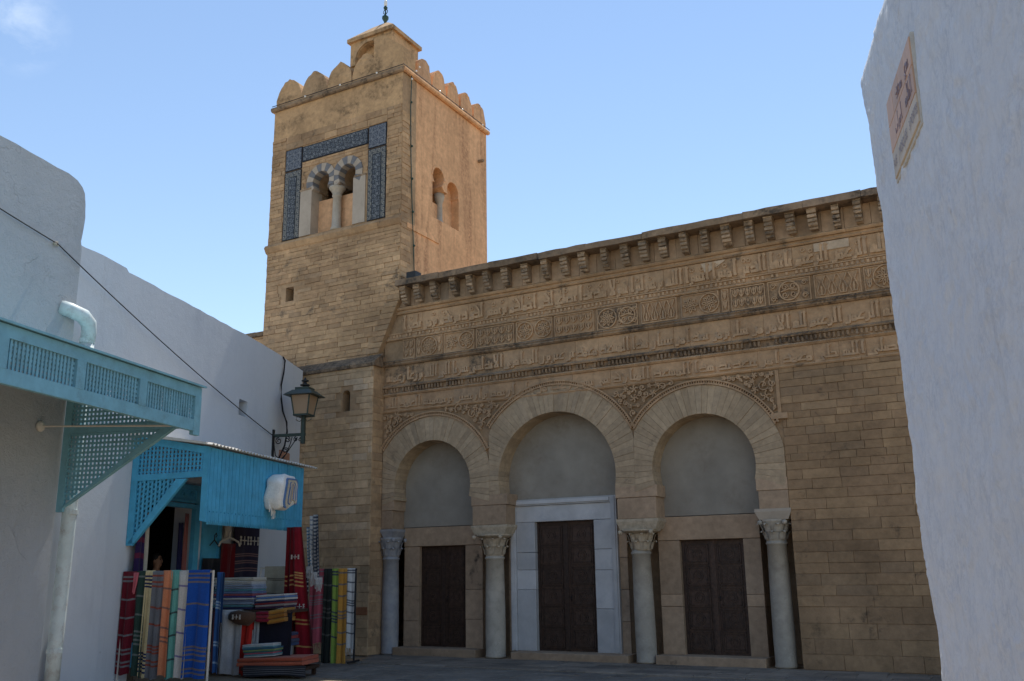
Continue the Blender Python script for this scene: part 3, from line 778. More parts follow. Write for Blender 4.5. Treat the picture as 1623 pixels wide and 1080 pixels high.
def inscription(words, xl, xr, z0, z1, hgt, th, base, dec=True):
    lay_ = [kufic(w) for w in words]; tot = sum(w for _, w in lay_) + .14 * len(words)
    k = (xr - xl) / tot; x = xr
    for (st, w), word in zip(lay_, words):
        bw = (w + .14) * k; x0 = x - bw
        q = MB(); q.stone([(x0, z0), (x, z0), (x, z1), (x0, z1)], .004 + uni(-.004, .004), .05, ch=.003, gap=.0012, warp=.001)
        blk = q.build('inscription_block', M['carved_dark'] if (z0 > 5.5 and z0 < 6 and rnd() < .35) else M['carved'], FAC)
        q = MB(); ox = x - .07 * k
        kk = min(k, hgt * 1.35)
        sx = k
        for s_ in st:
            q.ribbon([(ox - a * sx, z0 + base + c * hgt) for a, c in s_], th * uni(.85, 1.15), -.034 + uni(0, .012), .01)
        if dec:                                    # small carved florets in the empty upper field
            for j in range(1 + int(bw / .5)):
                fx = x0 + bw * uni(.15, .85); fz = z0 + base + hgt * uni(.68, .86)
                q.ribbon([(fx + .035 * math.cos(t * math.pi / 3), fz + .035 * math.sin(t * math.pi / 3)) for t in range(6)], .018, -.014, .01, True)
        q.build('lettering', M['relief'], blk, kind='stuff'); x = x0
inscription(['بسم', 'الله', 'الرحمن', 'الرحيم', 'يايها', 'الذين', 'امنوا', 'اتقوا', 'الله', 'وقولوا', 'قولا', 'سديدا', 'يصلح', 'لكم', 'اعملكم', 'ويغفر', 'لكم', 'ذنوبكم', 'ومن', 'يطع', 'ا'], -11.62, -1.2, 6.70, 7.09, .285, .046, .065)
inscription(['بسم', 'الله', 'الرحمن', 'الرحيم', 'لله', 'الامر', 'من قبل', 'ومن بعد', 'امر', 'ببنيان', 'هذا', 'المسجد', 'محمد', 'بن خيرون', 'المعافري', 'الاندلسي', 'تقربا', 'الى', 'الله', 'ورجا', 'رحمته'], -12.05, -1.15, 5.54, 5.96, .25, .038, .10, False)
inscription(['لله', 'وصلى', 'الله', 'على', 'محمد', 'امر', 'بتجديد', 'هذا', 'المسجد', 'المبارك', 'في', 'شهر', 'رجب', 'من عام', 'اربعة', 'واربعين', 'وثمنمية', 'الحمد', 'لله'], -12.05, -1.15, 4.985, 5.30, .21, .032, .065, False)

q = MB(); q.stone([(-2.83, 6.93), (-2.24, 6.93), (-2.24, 7.085), (-2.83, 7.085)], -.018, .03, ch=.004, gap=.0); q.build('repair_patch', M['repair'], FAC)
q = MB(); q.prism([(-4.86, 7.07), (-4.40, 7.08), (-4.44, 7.04), (-4.74, 6.88), (-4.80, 6.90)], -.014, .02); q.build('repair_patch', M['repair'], FAC)
# ---- carved frieze panels
def ringp(cx, cz, r_, n=14): return [(cx + r_ * math.cos(2 * math.pi * k / n), cz + r_ * math.sin(2 * math.pi * k / n)) for k in range(n)]
def m_rosette(q, cx, cz, r_, pet=8, ring=True):
    if ring: q.ribbon(ringp(cx, cz, r_, 18), .02, -.03, .01, True)
    for k in range(pet):
        t = 2 * math.pi * k / pet
        a, c = cx + r_ * .52 * math.cos(t), cz + r_ * .52 * math.sin(t)
        px, pz = math.cos(t), math.sin(t); h = r_ * .28; w = r_ * .34 * math.pi / pet * 2.0
        q.ribbon([(a - px * h, c - pz * h), (a - pz * w * .5, c + px * w * .5), (a + px * h, c + pz * h), (a + pz * w * .5, c - px * w * .5)], .016, -.024, .01, True)
    q.ribbon(ringp(cx, cz, r_ * .14, 6), .022, -.028, .01, True)
def m_palmettes(q, x0, x1, z0, z1, n=5):
    w = (x1 - x0) / n; zm = (z0 + z1) / 2
    for row, (a, bq) in enumerate(((zm, z1), (z0, zm))):
        for k in range(n):
            cx = x0 + (k + .5) * w; h = bq - a
            q.ribbon([(cx - w * .42, bq - .02), (cx - w * .3, a + h * .4), (cx, a + .03), (cx + w * .3, a + h * .4), (cx + w * .42, bq - .02)], .016, -.026, .01)
            q.ribbon([(cx, a + .05), (cx, bq - .03)], .022, -.024, .01)
            q.ribbon([(cx - w * .2, bq - .04), (cx - w * .1, a + h * .55)], .013, -.022, .01); q.ribbon([(cx + w * .2, bq - .04), (cx + w * .1, a + h * .55)], .013, -.022, .01)
def m_pots(q, x0, x1, z0, z1, n=4):
    w = (x1 - x0) / n
    for k in range(n):
        cx = x0 + (k + .5) * w; h = z1 - z0
        q.ribbon([(cx - w * .4, z1 - .03), (cx - w * .12, z0 + h * .62), (cx - w * .38, z0 + h * .28), (cx - w * .25, z0 + .03), (cx + w * .25, z0 + .03), (cx + w * .38, z0 + h * .28), (cx + w * .12, z0 + h * .62), (cx + w * .4, z1 - .03)], .018, -.026, .01)
        q.ribbon([(cx, z0 + h * .1), (cx, z0 + h * .45)], .03, -.02, .01)
def m_scroll(q, x0, x1, z0, z1):
    cx, cz = (x0 + x1) / 2, (z0 + z1) / 2; rr = (z1 - z0) * .44
    q.ribbon(ringp(cx, cz, rr, 18), .022, -.03, .01, True)
    for s_ in (-1, 1):
        for v in (-1, 1):
            ax, az = cx + s_ * (x1 - x0) * .4, cz + v * (z1 - z0) * .3
            q.ribbon([(ax + .055 * (1 - t / 14) * math.cos(t * .9), az + .055 * (1 - t / 14) * math.sin(t * .9)) for t in range(11)], .016, -.026, .01)
            bx, bz = cx + s_ * rr * .42, cz + v * rr * .42
            q.ribbon([(bx + .06 * (1 - t / 12) * math.cos(t * s_ * .95), bz + .06 * (1 - t / 12) * math.sin(t * v * .95)) for t in range(9)], .016, -.026, .01)
    q.ribbon([(cx - rr * .8, cz), (cx, cz + .03), (cx + rr * .8, cz)], .02, -.028, .01)
fr = [(-11.60, -11.27, 'l'), (-11.24, -10.56, 'r1'), (-10.54, -9.77, 'r2'), (-9.74, -8.82, 'p'), (-8.79, -7.95, 'r2r'), (-7.92, -7.05, 'p'), (-7.0, -6.14, 'rv'), (-6.09, -5.36, 'u'), (-5.3, -4.56, 'r2'), (-4.53, -4.38, 'l1'), (-4.36, -3.72, 'p'), (-3.69, -2.93, 's'), (-2.89, -2.10, 'u'), (-2.07, -1.35, 'r1'), (-1.3, -.5, 'p'), (-.45, .4, 'r2'), (.45, 1.2, 'u'), (1.25, 2.1, 's'), (2.15, 2.95, 'p')]
for x0, x1, kd in fr:
    z0, z1 = 6.08, 6.53
    q = MB(); q.stone([(x0, z0), (x1, z0), (x1, z1), (x0, z1)], .006 + uni(-.004, .004), .05, ch=.005, gap=.004, warp=.001); pan = q.build('frieze_panel', M['carved_dark'] if kd in 's' or x0 in (-9.74, -7.0, -4.36) else M['carved'], FAC)
    q = MB(); cz = (z0 + z1) / 2; cx = (x0 + x1) / 2; i0, i1 = x0 + .04, x1 - .04
    q.ribbon([(x0 + .02, z0 + .02), (x1 - .02, z0 + .02), (x1 - .02, z1 - .02), (x0 + .02, z1 - .02)], .018, -.012, .01, True)
    if kd == 'r1': m_rosette(q, cx, cz, .2, 10); m_palmettes(q, i0, cx - .22, z0 + .04, z1 - .04, 1); m_palmettes(q, cx + .22, i1, z0 + .04, z1 - .04, 1)
    elif kd in ('r2', 'r2r'):
        for s_ in (-1, 1): m_rosette(q, cx + s_ * (x1 - x0) * .245, cz, .18, 8, kd == 'r2r' or s_ == 1)
    elif kd == 'rv': m_rosette(q, x0 + .23, cz, .19, 9); m_scroll(q, x0 + .45, x1 - .03, z0 + .04, z1 - .04)
    elif kd == 'p': m_palmettes(q, i0, i1, z0 + .04, z1 - .04, 5)
    elif kd == 'u': m_pots(q, i0, i1, z0 + .03, z1 - .03, 4)
    elif kd == 's': m_scroll(q, i0, i1, z0 + .03, z1 - .03)
    else: m_palmettes(q, i0, i1, z0 + .04, z1 - .04, 1 if kd == 'l1' else 2)
    q.build('carving', M['relief'], pan, kind='stuff')

# ---- vine carving in the spandrels
def in_spandrel(x, z, m):
    if z > 4.93 - m * .3: return False
    for (c, zc, r_, Ro) in ARC:
        if math.hypot(x - c, z - zc) < Ro + .12 + m: return False
    return True
for x0, x1 in ((-12.08, -10.83), (-10.83, -7.98), (-7.98, -5.07), (-5.07, -3.68)):
    q = MB(); cnt = 0; placed = []
    for tr in range(2600):
        x, z = uni(x0 + .05, x1 - .04), uni(4.0, 4.90); rr = random.choice((.04, .05, .065, .08, .10))
        if not in_spandrel(x, z, rr * .75): continue
        if any(math.hypot(x - a, z - c) < (rr + r2) * .92 for a, c, r2 in placed): continue
        placed.append((x, z, rr)); cnt += 1
        ph = uni(0, 6.28); sg = random.choice((-1, 1)); kind_ = rnd(); bf = -.036 + uni(0, .014)
        if kind_ < .5:
            n_ = 12; q.ribbon([(x + rr * (1 - .062 * t) * math.cos(ph + sg * t * .58), z + rr * (1 - .062 * t) * math.sin(ph + sg * t * .58)) for t in range(n_)], .02, bf, .012)
            q.ribbon([(x + rr * .3 * math.cos(ph + 2), z + rr * .3 * math.sin(ph + 2)), (x - rr * .25 * math.cos(ph + 2), z - rr * .25 * math.sin(ph + 2))], .026, bf, .012)
        elif kind_ < .8:
            for k in range(5):
                t = ph + k * 2 * math.pi / 5; q.ribbon([(x + rr * .15 * math.cos(t), z + rr * .15 * math.sin(t)), (x + rr * .6 * math.cos(t + .25), z + rr * .6 * math.sin(t + .25)), (x + rr * .95 * math.cos(t - .1), z + rr * .95 * math.sin(t - .1))], .022, bf, .012)
        else:
            q.ribbon([(x - rr * math.cos(ph), z - rr * math.sin(ph)), (x + rr * .4 * math.sin(ph), z - rr * .4 * math.cos(ph)), (x + rr * math.cos(ph), z + rr * math.sin(ph)), (x - rr * .4 * math.sin(ph), z + rr * .4 * math.cos(ph)), (x - rr * math.cos(ph), z - rr * math.sin(ph))], .02, bf, .012)
        if len(placed) > 1:                                  # a stem to the nearest neighbour
            a, c, r2 = min(placed[:-1], key=lambda p_: math.hypot(p_[0] - x, p_[1] - z))
            if math.hypot(a - x, c - z) < .24: q.ribbon([(x, z), ((x + a) / 2 + uni(-.02, .02), (z + c) / 2 + uni(-.02, .02)), (a, c)], .016, -.02, .012)
    if cnt: q.build('vine_carving', M['relief'], FAC, kind='stuff')
b = MB(); b.box(-3.68, -3.62, -.012, .03, 4.17, 4.93); b.build('spandrel_edge', M['carved'], FAC)

# ================================================================== MINARET
MIN = thing('minaret', (-13.6, 1.8, 0), 'square stone minaret with blue tiled window frame, battlements and a small domed lantern kiosk', 'minaret')
MIN['label'] = 'tall square stone minaret with blue tile frame round a twin window and rounded battlements'
TX0, TX1, TY, TB = -15.6, -11.63, -.10, 3.7
WA = [(-13.98, 10.75), (-13.19, 10.75)]
def twin_hole(x0, x1, z0, zs, arcs, r_):
    p_ = [(x0, z0), (x1, z0), (x1, zs)]
    for c, zc in reversed(arcs): p_ += arc_pts(c, zc, r_, zs, 14)
    return p_ + [(x0, zs)]
hole = [(-14.27, 9.44), (-12.98, 9.44), (-12.98, 10.58)] + arc_pts(-13.19, 10.75, .27, 10.6, 14) + [(-13.43, 10.58), (-13.75, 10.58)] + arc_pts(-13.98, 10.75, .27, 10.6, 14) + [(-14.27, 10.58)]
slit = [(-14.96, 7.88), (-14.71, 7.88), (-14.71, 8.23), (-14.96, 8.23)]
b = MB(); b.wall([(TX0, 0), (-12.17, 0), (-12.17, 6.28), (TX1, 7.42), (TX1, 13.0), (TX0, 13.0)], [hole, slit], TY, .45); b.build('front_wall', M['tower_back'], MIN)
b = MB(); b.box(TX0 + .003, TX1 - .5, TY - .004, TY + .05, 12.16, 12.98); b.box(TX1 - .5, TX1 - .003, TY - .004, TY + .05, 12.16, 12.98); b.build('plaster_band', M['plaster_tower'], MIN)
# right wall with its twin niche
fx = lambda u, v, w: (TX1 - w, u, v)
rh = [(1.15, 9.79), (2.32, 9.79), (2.32, 10.62)] + [(y_, z_) for y_, z_ in arc_pts(2.05, 10.72, .26, 10.64, 12)] + [(1.82, 10.6), (1.66, 10.6)] + arc_pts(1.40, 10.88, .24, 10.7, 12) + [(1.15, 10.7)]
b = MB(); b.wall([(.45, 7.6), (TB, 7.6), (TB, 13.0), (.45, 13.0)], [rh], 0, .45, fx); b.build('right_wall', M['plaster_orange'], MIN)
b = MB(); b.box(TX1 - .44, TX1 - .001, .30, .45, 7.6, 12.99); b.build('plaster_return', M['plaster_orange'], MIN)
b = MB(); b.box(TX0, TX0 + .4, .45, TB, 0, 13); b.box(TX0 + .4, TX1 - .45, TB - .4, TB, 0, 13); b.box(TX0 + .4, TX1 - .45, .45, TB - .4, 9.2, 9.4); b.box(TX0 + .01, TX1 - .01, .3, TB, 12.9, 13.05); b.build('rear_walls', M['plaster_tower'], MIN)
b = MB(); b.box(-14.3, -12.95, .15, .45, 9.44, 10.37); b.build('window_parapet', M['plaster_orange'], MIN)
b = MB(); b.box(TX1 - .45, TX1 - .2, 1.15, 2.34, 9.6, 10.3); b.build('niche_parapet', M['plaster_orange'], MIN)
b = MB(); b.box(TX1 - .449, TX1 - .22, 1.72, 2.33, 10.3, 10.99); b.build('niche_infill', M['plaster_orange'], MIN)
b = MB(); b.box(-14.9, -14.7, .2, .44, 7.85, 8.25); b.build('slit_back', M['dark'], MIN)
b = MB(); b.lathe([(.11, 9.80), (.11, 9.88), (.085, 9.92), (.08, 10.35), (.1, 10.40), (.13, 10.5), (.13, 10.6)], TX1 - .2, 1.74, 14); b.build('niche_column', M['marble_col'], MIN, smooth=True)
b = MB(); b.ribbon([(1.40 + .265 * math.cos(t * math.pi / 10), 10.88 + .265 * math.sin(t * math.pi / 10)) for t in range(11)], .05, 0, .1); b.v = [(TX1 + .012 - y_ * .5, x_, z_) for x_, y_, z_ in b.v]
b.build('niche_arch_band', M['plaster_orange'], MIN)
b = MB(); b.box(TX1 - .01, TX1 + .025, .12, 1.42, 9.18, 9.30); b.build('string_stub', M['plaster_orange'], MIN)
b = MB(); b.tube([(TX1 - .1, 3.3, 12.06), (TX1 + .14, 3.3, 12.04)], .045, 8); b.build('waterspout', M['dark_mould'], MIN)

def tower_skip(a0, a1, c0, c1):
    m_ = .02
    if a1 > -15.16 and a0 < -12.05 and c1 > 9.44 and c0 < 11.82: return True
    if a1 > -14.98 and a0 < -14.69 and c1 > 7.87 and c0 < 8.25: return True
    if c0 < 7.42 and a1 > -12.17 + (c0 - 6.28) * .54 / 1.14: return True
    return False
Tf = lambda a, bb, c: (a, TY + bb, c)
hb = lambda z: uni(.075, .125); lb = lambda z: uni(.2, .62)
A = courses(TX0, TX1, 6.2, 9.2, hb, lb, tower_skip)
# the stones beside the slanting edge
zz = 6.28
while zz < 7.42:
    h = .125; e0 = -12.17 + (zz - 6.28) * .54 / 1.14; e1 = -12.17 + (min(zz + h, 7.42) - 6.28) * .54 / 1.14
    q = MB(Tf); q.stone([(e0 - .34, zz), (e0, zz), (e1, min(zz + h, 7.42)), (e0 - .34, min(zz + h, 7.42))], -.03, .0); q.build('quoin_stone', M['tower'], MIN); zz += h
A = [q for q in A]
B = courses(TX0, -15.16, 9.36, 12.16, hb, lambda z: uni(.2, .5)) + courses(-12.05, TX1, 9.36, 12.16, hb, lambda z: uni(.2, .5)) + courses(-15.16, -12.05, 11.82, 12.16, lambda z: .17, lambda z: uni(.35, .7))
BP = -.35                                         # front plane of the projecting base
Cc = courses(-14.35, -12.10, 0, 5.95, lambda z: uni(.16, .19) if z < 3.4 else uni(.12, .16), lambda z: uni(.3, .58), lambda a0, a1, c0, c1: a1 > -12.94 and a0 < -12.72 and c1 > 5.01 and c0 < 5.50)
lay(Cc, 'stone', M['tower_base'], MIN, BP - .02, BP + .01, limit=140, tilt=.003, gap=.0025, ch=.005, warp=.004, key=lambda q: -q[2] * 0 - (q[1] - q[0]) * (q[3] - q[2]), jit=.005)
lay(A + B, 'stone', M['tower'], MIN, -.022, .0, T=Tf, limit=160, tilt=.005, jit=.007, gap=.0025, ch=.004, warp=.005)
b = MB(); b.wall([(-15.3, 0), (-12.10, 0), (-12.10, 5.95), (-15.3, 5.95)], [[(-12.93, 5.02), (-12.73, 5.02), (-12.73, 5.42), (-12.78, 5.48), (-12.88, 5.48), (-12.93, 5.42)]], BP, TY - .002); b.build('base_block', M['tower_back'], MIN)
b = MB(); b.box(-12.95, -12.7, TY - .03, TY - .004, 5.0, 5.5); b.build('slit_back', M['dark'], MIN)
b = MB(); b.box(-12.16, -12.10, TY - .01, .45, 0, 6.2); b.build('base_return', M['tower'], MIN)
Tr = lambda a, bb, c: (-12.10 - bb, a, c)
lay(courses(-.35, .02, 0, 5.95, lambda z: .17, lambda z: .5), 'return_stone', M['tower'], MIN, -.006, .0, T=Tr, limit=60)
Tq = lambda a, bb, c: (TX1 - bb, a, c)
lay([(-.1, .15 + (.12 if i % 2 else 0), 7.7 + i * .13, 7.7 + (i + 1) * .13) for i in range(32)], 'quoin_stone', M['tower'], MIN, -.012, .0, T=Tq, limit=60)
b = MB(); b.box(TX1 - .001, TX1 + .006, -.1, .36, 11.86, 12.0); b.build('plaster_patch', M['plaster_tower'], MIN)
q = MB(); q.stone([(-12.62, .78), (-12.115, .78), (-12.115, .94), (-12.62, .94)], -.385, -.34, ch=.006, gap=.003); q.build('reddish_stone', M['reddish'], MIN)
# sloping ledge on the base, string course, top cornice
x = -15.3
while x < -12.05:
    e = min(x + uni(.4, .8), -12.04); q = MB(); j = uni(-.012, .012); q.prism([(TY, 6.26), (BP - .05 + j, 6.05 + j), (BP - .075 + j, 6.01), (BP - .06 + j, 5.95), (TY, 5.95)], x + .002, e - .002, 'bc'); q.build('ledge_stone', M['ledge'], MIN); x = e
x = TX0 - .03
while x < TX1 + .03:
    e = min(x + uni(.6, 1.0), TX1 + .04); q = MB(); q.prism([(TY, 9.42), (TY - .08 + uni(-.01, .01), 9.37), (TY - .11 + uni(-.01, .01), 9.31), (TY - .075, 9.24), (TY - .05, 9.2), (TY, 9.17)], x + .002, e - .002, 'bc'); q.build('string_course', M['tower'], MIN); x = e
q = MB(); q.tube([(TX0 - .06, TY - .04, 13.03), (TX1 + .05, TY - .04, 13.03)], .062, 8); q.build('cornice', M['corbel'], MIN)
q = MB(); q.tube([(TX1 + .04, TY - .04, 13.03), (TX1 + .04, TB + .04, 13.03)], .062, 8); q.build('cornice', M['plaster_orange'], MIN)
q = MB(); q.tube([(TX0 - .04, TY - .04, 13.03), (TX0 - .04, TB + .04, 13.03)], .06, 8); q.build('cornice', M['plaster_orange'], MIN)
# tile frame
def panel(x0, x1, z0, z1, mat, bd=.02, name='tile_panel'):
    q = MB(); q.box(x0, x1, TY - .02, TY, z0, z1); bdr = q.build(name, M['tile_black'], MIN)
    q = MB(); q.box(x0 + bd, x1 - bd, TY - .026, TY - .018, z0 + bd, z1 - bd); q.build('tile_field', mat, bdr); return bdr
for x0, x1, s_ in ((-15.14, -14.62, 0), (-12.58, -12.06, 1)):
    pn = panel(x0, x1, 9.43, 11.21, M['tile_c'])
    q = MB(); q.box(x0 + .13, x1 - .13, TY - .029, TY - .025, 9.43, 11.06); q.build('border_line', M['tile_black'], pn)
    q = MB(); q.box(x0 + .15, x1 - .15, TY - .033, TY - .028, 9.44, 11.04); q.build('tile_field', M['tile_a'], pn)
    panel(x0, x1, 11.23, 11.80, M['tile_b'])
panel(-14.60, -12.60, 11.38, 11.78, M['tile_a'])
# stone between tiles and arches, striped voussoirs, colonnette and marble jambs
def ring_out(a0, a1, c0, c1):
    cx, cz = (a0 + a1) / 2, (c0 + c1) / 2
    return any(math.hypot(cx - c, cz - zc) < .50 for c, zc in WA) or (c0 < 10.62)
lay(courses(-14.60, -12.60, 10.62, 11.37, lambda z: uni(.085, .12), lambda z: uni(.18, .4), ring_out), 'infill_stone', M['tower'], MIN, -.014, .0, T=Tf, limit=80)
for k, (c, zc) in enumerate(WA):
    n = 12; a0 = R(-35); a1 = R(215)
    for i in range(n):
        t0 = a0 + (a1 - a0) * i / n; t1 = a0 + (a1 - a0) * (i + 1) / n
        def ro2(t):
            R_ = .46; cs = math.cos(t); hi = -13.585
            if k == 0 and cs > .01: R_ = min(R_, (hi - c) / cs)
            if k == 1 and cs < -.01: R_ = min(R_, (hi - c) / cs)
            return R_
        Q = [(c + q_ * math.cos(t), zc + q_ * math.sin(t)) for q_, t in ((.255, t0), (ro2(t0), t0), (ro2(t1), t1), (.255, t1))]
        q = MB(Tf); q.stone(Q, -.03, .2, ch=.003, gap=.0015, warp=.001)
        q.build('voussoir', M['jamb'] if i % 2 else M['slate'], MIN)
b = MB(); b.box(-13.77, -13.40, TY - .03, .3, 10.53, 10.60); b.build('impost', M['corbel'], MIN)
b = MB(); b.lathe([(.14, 9.44), (.14, 9.50), (.115, 9.54), (.105, 9.9), (.1, 10.28), (.12, 10.30), (.12, 10.33), (.105, 10.35), (.15, 10.44), (.2, 10.50), (.2, 10.53)], -13.585, TY + .12, 16); b.build('colonnette', M['marble_col'], MIN, smooth=True)
for x0, x1 in ((-14.61, -14.255), (-12.995, -12.64)):
    b = MB(); b.box(x0, x1, TY - .03, TY + .35, 9.44, 10.6)
    for k in range(0): b.hexa([(x0 + .03 + k * .075, TY - .042, 9.46), (x0 + .06 + k * .075, TY - .042, 9.46), (x0 + .06 + k * .075, TY - .02, 9.46), (x0 + .03 + k * .075, TY - .02, 9.46), (x0 + .05 + k * .075, TY - .042, 10.55), (x0 + .08 + k * .075, TY - .042, 10.55), (x0 + .08 + k * .075, TY - .02, 10.55), (x0 + .05 + k * .075, TY - .02, 10.55)])
    b.build('marble_jamb', M['jamb'], MIN)
    b = MB(); b.box(x0 - .01 if x0 < -14 else x0 + .02, x1 - .02 if x0 < -14 else x1 + .01, TY - .04, .3, 10.6, 10.64); b.build('impost', M['corbel'], MIN)

# battlements
def merlon(cx, w, h, T, dep, mat, sharp):
    pts = [(-w / 2, 0), (w / 2, 0)]
    n = 12
    for k in range(n + 1):
        u = 1 - 2 * k / n                               # from right to left
        zz = (1 - abs(u) ** sharp) ** (1 / 1.7)
        pts.append((u * w / 2, h * .32 + h * .68 * zz))
    q = MB(T); q.prism([(cx + a, 13.05 + c) for a, c in pts], 0, dep)
    q.v = [(a + uni(-.014, .014), b_ + uni(-.012, .012), c + uni(-.016, .016)) for a, b_, c in q.v]
    q.build('merlon', mat, MIN)
for x0, x1 in ((-15.57, -14.74), (-14.72, -13.94), (-13.92, -13.15), (-13.13, -12.38)): merlon((x0 + x1) / 2, x1 - x0, .74, Tf, .45, M['plaster_tower'], 1.5)
for y0, y1 in ((.49, 1.06), (1.14, 1.72), (1.78, 2.34), (2.4, 2.98), (3.05, 3.66)): merlon((y0 + y1) / 2, y1 - y0, .68, lambda a, bb, c: (TX1 - bb, a, c), .34, M['plaster_orange'], 2.6)
for y0 in (.6, 1.3, 2.0, 2.7): merlon(y0, .58, .68, lambda a, bb, c: (TX0 + bb, a, c), .34, M['plaster_orange'], 2.6)
for x0 in (-15.2, -14.4, -13.6, -12.8, -12): merlon(x0, .6, .68, lambda a, bb, c: (a, TB - bb, c), .34, M['plaster_orange'], 2.6)
q = MB(Tf); q.prism([(-12.5, 13.05), (TX1 - .02, 13.05), (TX1 - .02, 13.66), (-12.22, 14.12), (-12.5, 14.12)], 0, .52); q.build('corner_pier', M['plaster_tower'], MIN)
# kiosk on top
KX0, KX1, KY0, KY1 = -13.56, -12.28, .32, 1.42
kc, kz = -12.96, 13.98
b = MB(); b.wall([(KX0, 13), (KX1, 13), (KX1, 14.52), (KX0, 14.52)], [[(kc - .4, 13.3), (kc + .4, 13.3)] + arc_pts(kc, kz, .4, kz, 14)], KY0, KY0 + .179); b.box(KX0, KX1, KY0 + .18, KY1, 13, 14.52); b.build('kiosk_wall', M['plaster_tower'], MIN)
b = MB(); b.ribbon([(kc + .45 * math.cos(R(a_)), kz + .45 * math.sin(R(a_))) for a_ in range(-8, 189, 12)], .075, KY0 - .045, KY0 + .02); b.box(kc - .56, kc - .4, KY0 - .05, KY0 + .02, kz - .14, kz - .06); b.box(kc + .4, kc + .56, KY0 - .05, KY0 + .02, kz - .14, kz - .06); b.build('kiosk_arch_moulding', M['plaster_tower'], MIN)
b = MB(); ax, ay = (KX0 + KX1) / 2, (KY0 + KY1) / 2
base = [(KX0 - .07, KY0 - .07), (KX1 + .07, KY0 - .07), (KX1 + .07, KY1 + .07), (KX0 - .07, KY1 + .07)]
lo_ = [b.p(x_, y_, 14.52) for x_, y_ in base]; hi_ = [b.p(x_, y_, 14.62) for x_, y_ in base]
mid_ = [b.p(ax + (x_ - ax) * .35, ay + (y_ - ay) * .35, 15.03) for x_, y_ in base]
tp = b.p(ax, ay, 15.22)
b.face(lo_)
for k in range(4): k2 = (k + 1) % 4; b.face((lo_[k], lo_[k2], hi_[k2], hi_[k])); b.face((hi_[k], hi_[k2], mid_[k2], mid_[k])); b.face((mid_[k], mid_[k2], tp))
b.build('kiosk_roof', M['plaster_tower'], MIN)
b = MB(); b.lathe([(.03, 15.15), (.035, 15.24), (.085, 15.33), (.085, 15.38), (.025, 15.44), (.018, 15.52), (.015, 15.58), (.045, 15.61), (.055, 15.65), (.03, 15.69)], ax, ay, 14); b.build('finial', M['green_paint'], MIN, smooth=True)
b = MB(); b.tube([(ax + .065 * math.cos(t * math.pi / 6), ay, 15.53 + .065 * math.sin(t * math.pi / 6)) for t in range(13)], .010, 6); b.build('finial_ring', M['iron_black'], MIN)
b = MB(); b.lathe([(.025, 15.69), (.04, 15.72), (.042, 15.82), (.02, 15.87)], ax, ay, 12); b.build('lamp_bulb', M['bulb'], MIN, smooth=True)

# low parapet wall left of the minaret
b = MB(); b.box(-19, -15.62, 0.1, .6, 0, 7.2)
ow = tag(b.build('old_wall', M['tower_back']), 'low brown stone wall end showing between white wall and left foot of minaret', 'wall')
lay(courses(-17.5, -15.62, 5.6, 7.2, lambda z: .14, lambda z: uni(.3, .5)), 'stone', M['tower'], ow, .08, .1, limit=60)
x = -19
while x < -15.62:
    e = min(x + .6, -15.62); q = MB(); q.box(x + .003, e - .003, .02, .66, 7.2 + uni(-.004, .004), 7.3 + uni(-.01, .01)); q.build('coping_slab', M['coping'], ow); x = e

# ================================================================== WHITE HOUSES ON THE LEFT
def jitter_line(pts, step=.22, amp=.012):
    out = []
    for (a, c), (a2, c2) in zip(pts, pts[1:]):
        L = math.hypot(a2 - a, c2 - c); n = max(1, int(L / step))
        for k in range(n): out.append((a + (a2 - a) * k / n + (uni(-amp, amp) if k else 0), c + (c2 - c) * k / n + (uni(-amp, amp) if k else 0)))
    out.append(pts[-1]); return out
SW = lambda u, v, w: (u, w, v)          # wall() coordinates (s, z, d) -> (s, d, z)
HF = thing('white_house', LF(-3, -2, 0), 'long whitewashed house wall with small window and blue shop door, running to the minaret', 'house')
top = jitter_line([(-6.31, 6.36), (-4.2, 6.30), (-1.9, 6.205), (-1.0, 6.135), (-.35, 6.06), (0, 6.02)])
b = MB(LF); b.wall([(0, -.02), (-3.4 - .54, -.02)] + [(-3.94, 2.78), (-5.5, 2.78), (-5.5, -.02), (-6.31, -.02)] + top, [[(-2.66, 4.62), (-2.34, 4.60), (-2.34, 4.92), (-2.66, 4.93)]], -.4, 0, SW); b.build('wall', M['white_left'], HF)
top2 = jitter_line([(-7.62, 6.40), (-6.75, 6.40), (-6.42, 6.385), (-6.34, 6.32), (-6.31, 6.2)], .2, .01)
b = MB(LF); b.wall([(-6.31, -.02), (-7.62, -.02)] + top2, [], -.4, .05, SW); b.build('wall', M['white_left'], HF)
b = MB(LF); b.box(-6.3, -.1, -4.5, -.4, 5.2, 5.4); b.box(-6.3, -.1, -4.5, -4.2, -.02, 5.2); b.box(-6.3, -6.0, -4.2, -.4, -.02, 5.2); b.box(-.5, -.1, -4.2, -.4, -.02, 5.2); b.box(-6.0, -.5, -4.2, -.4, 2.95, 3.1); b.build('rear_walls', M['white_left'], HF)
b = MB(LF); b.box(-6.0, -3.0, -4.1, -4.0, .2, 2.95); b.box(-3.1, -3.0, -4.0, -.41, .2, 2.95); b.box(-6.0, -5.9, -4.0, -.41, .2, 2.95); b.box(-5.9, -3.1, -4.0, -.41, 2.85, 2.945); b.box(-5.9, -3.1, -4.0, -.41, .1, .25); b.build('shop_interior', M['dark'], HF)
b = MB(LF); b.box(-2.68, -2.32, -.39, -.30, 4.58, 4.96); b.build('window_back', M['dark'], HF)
b = MB(LF); b.box(-2.52, -2.48, -.2, -.16, 4.62, 4.92); b.build('window_bar', M['iron_black'], HF)
b = MB(LF); b.box(-5.5, -3.94, -.4, .12, -.02, .25); b.build('door_step', M['paving'], HF)
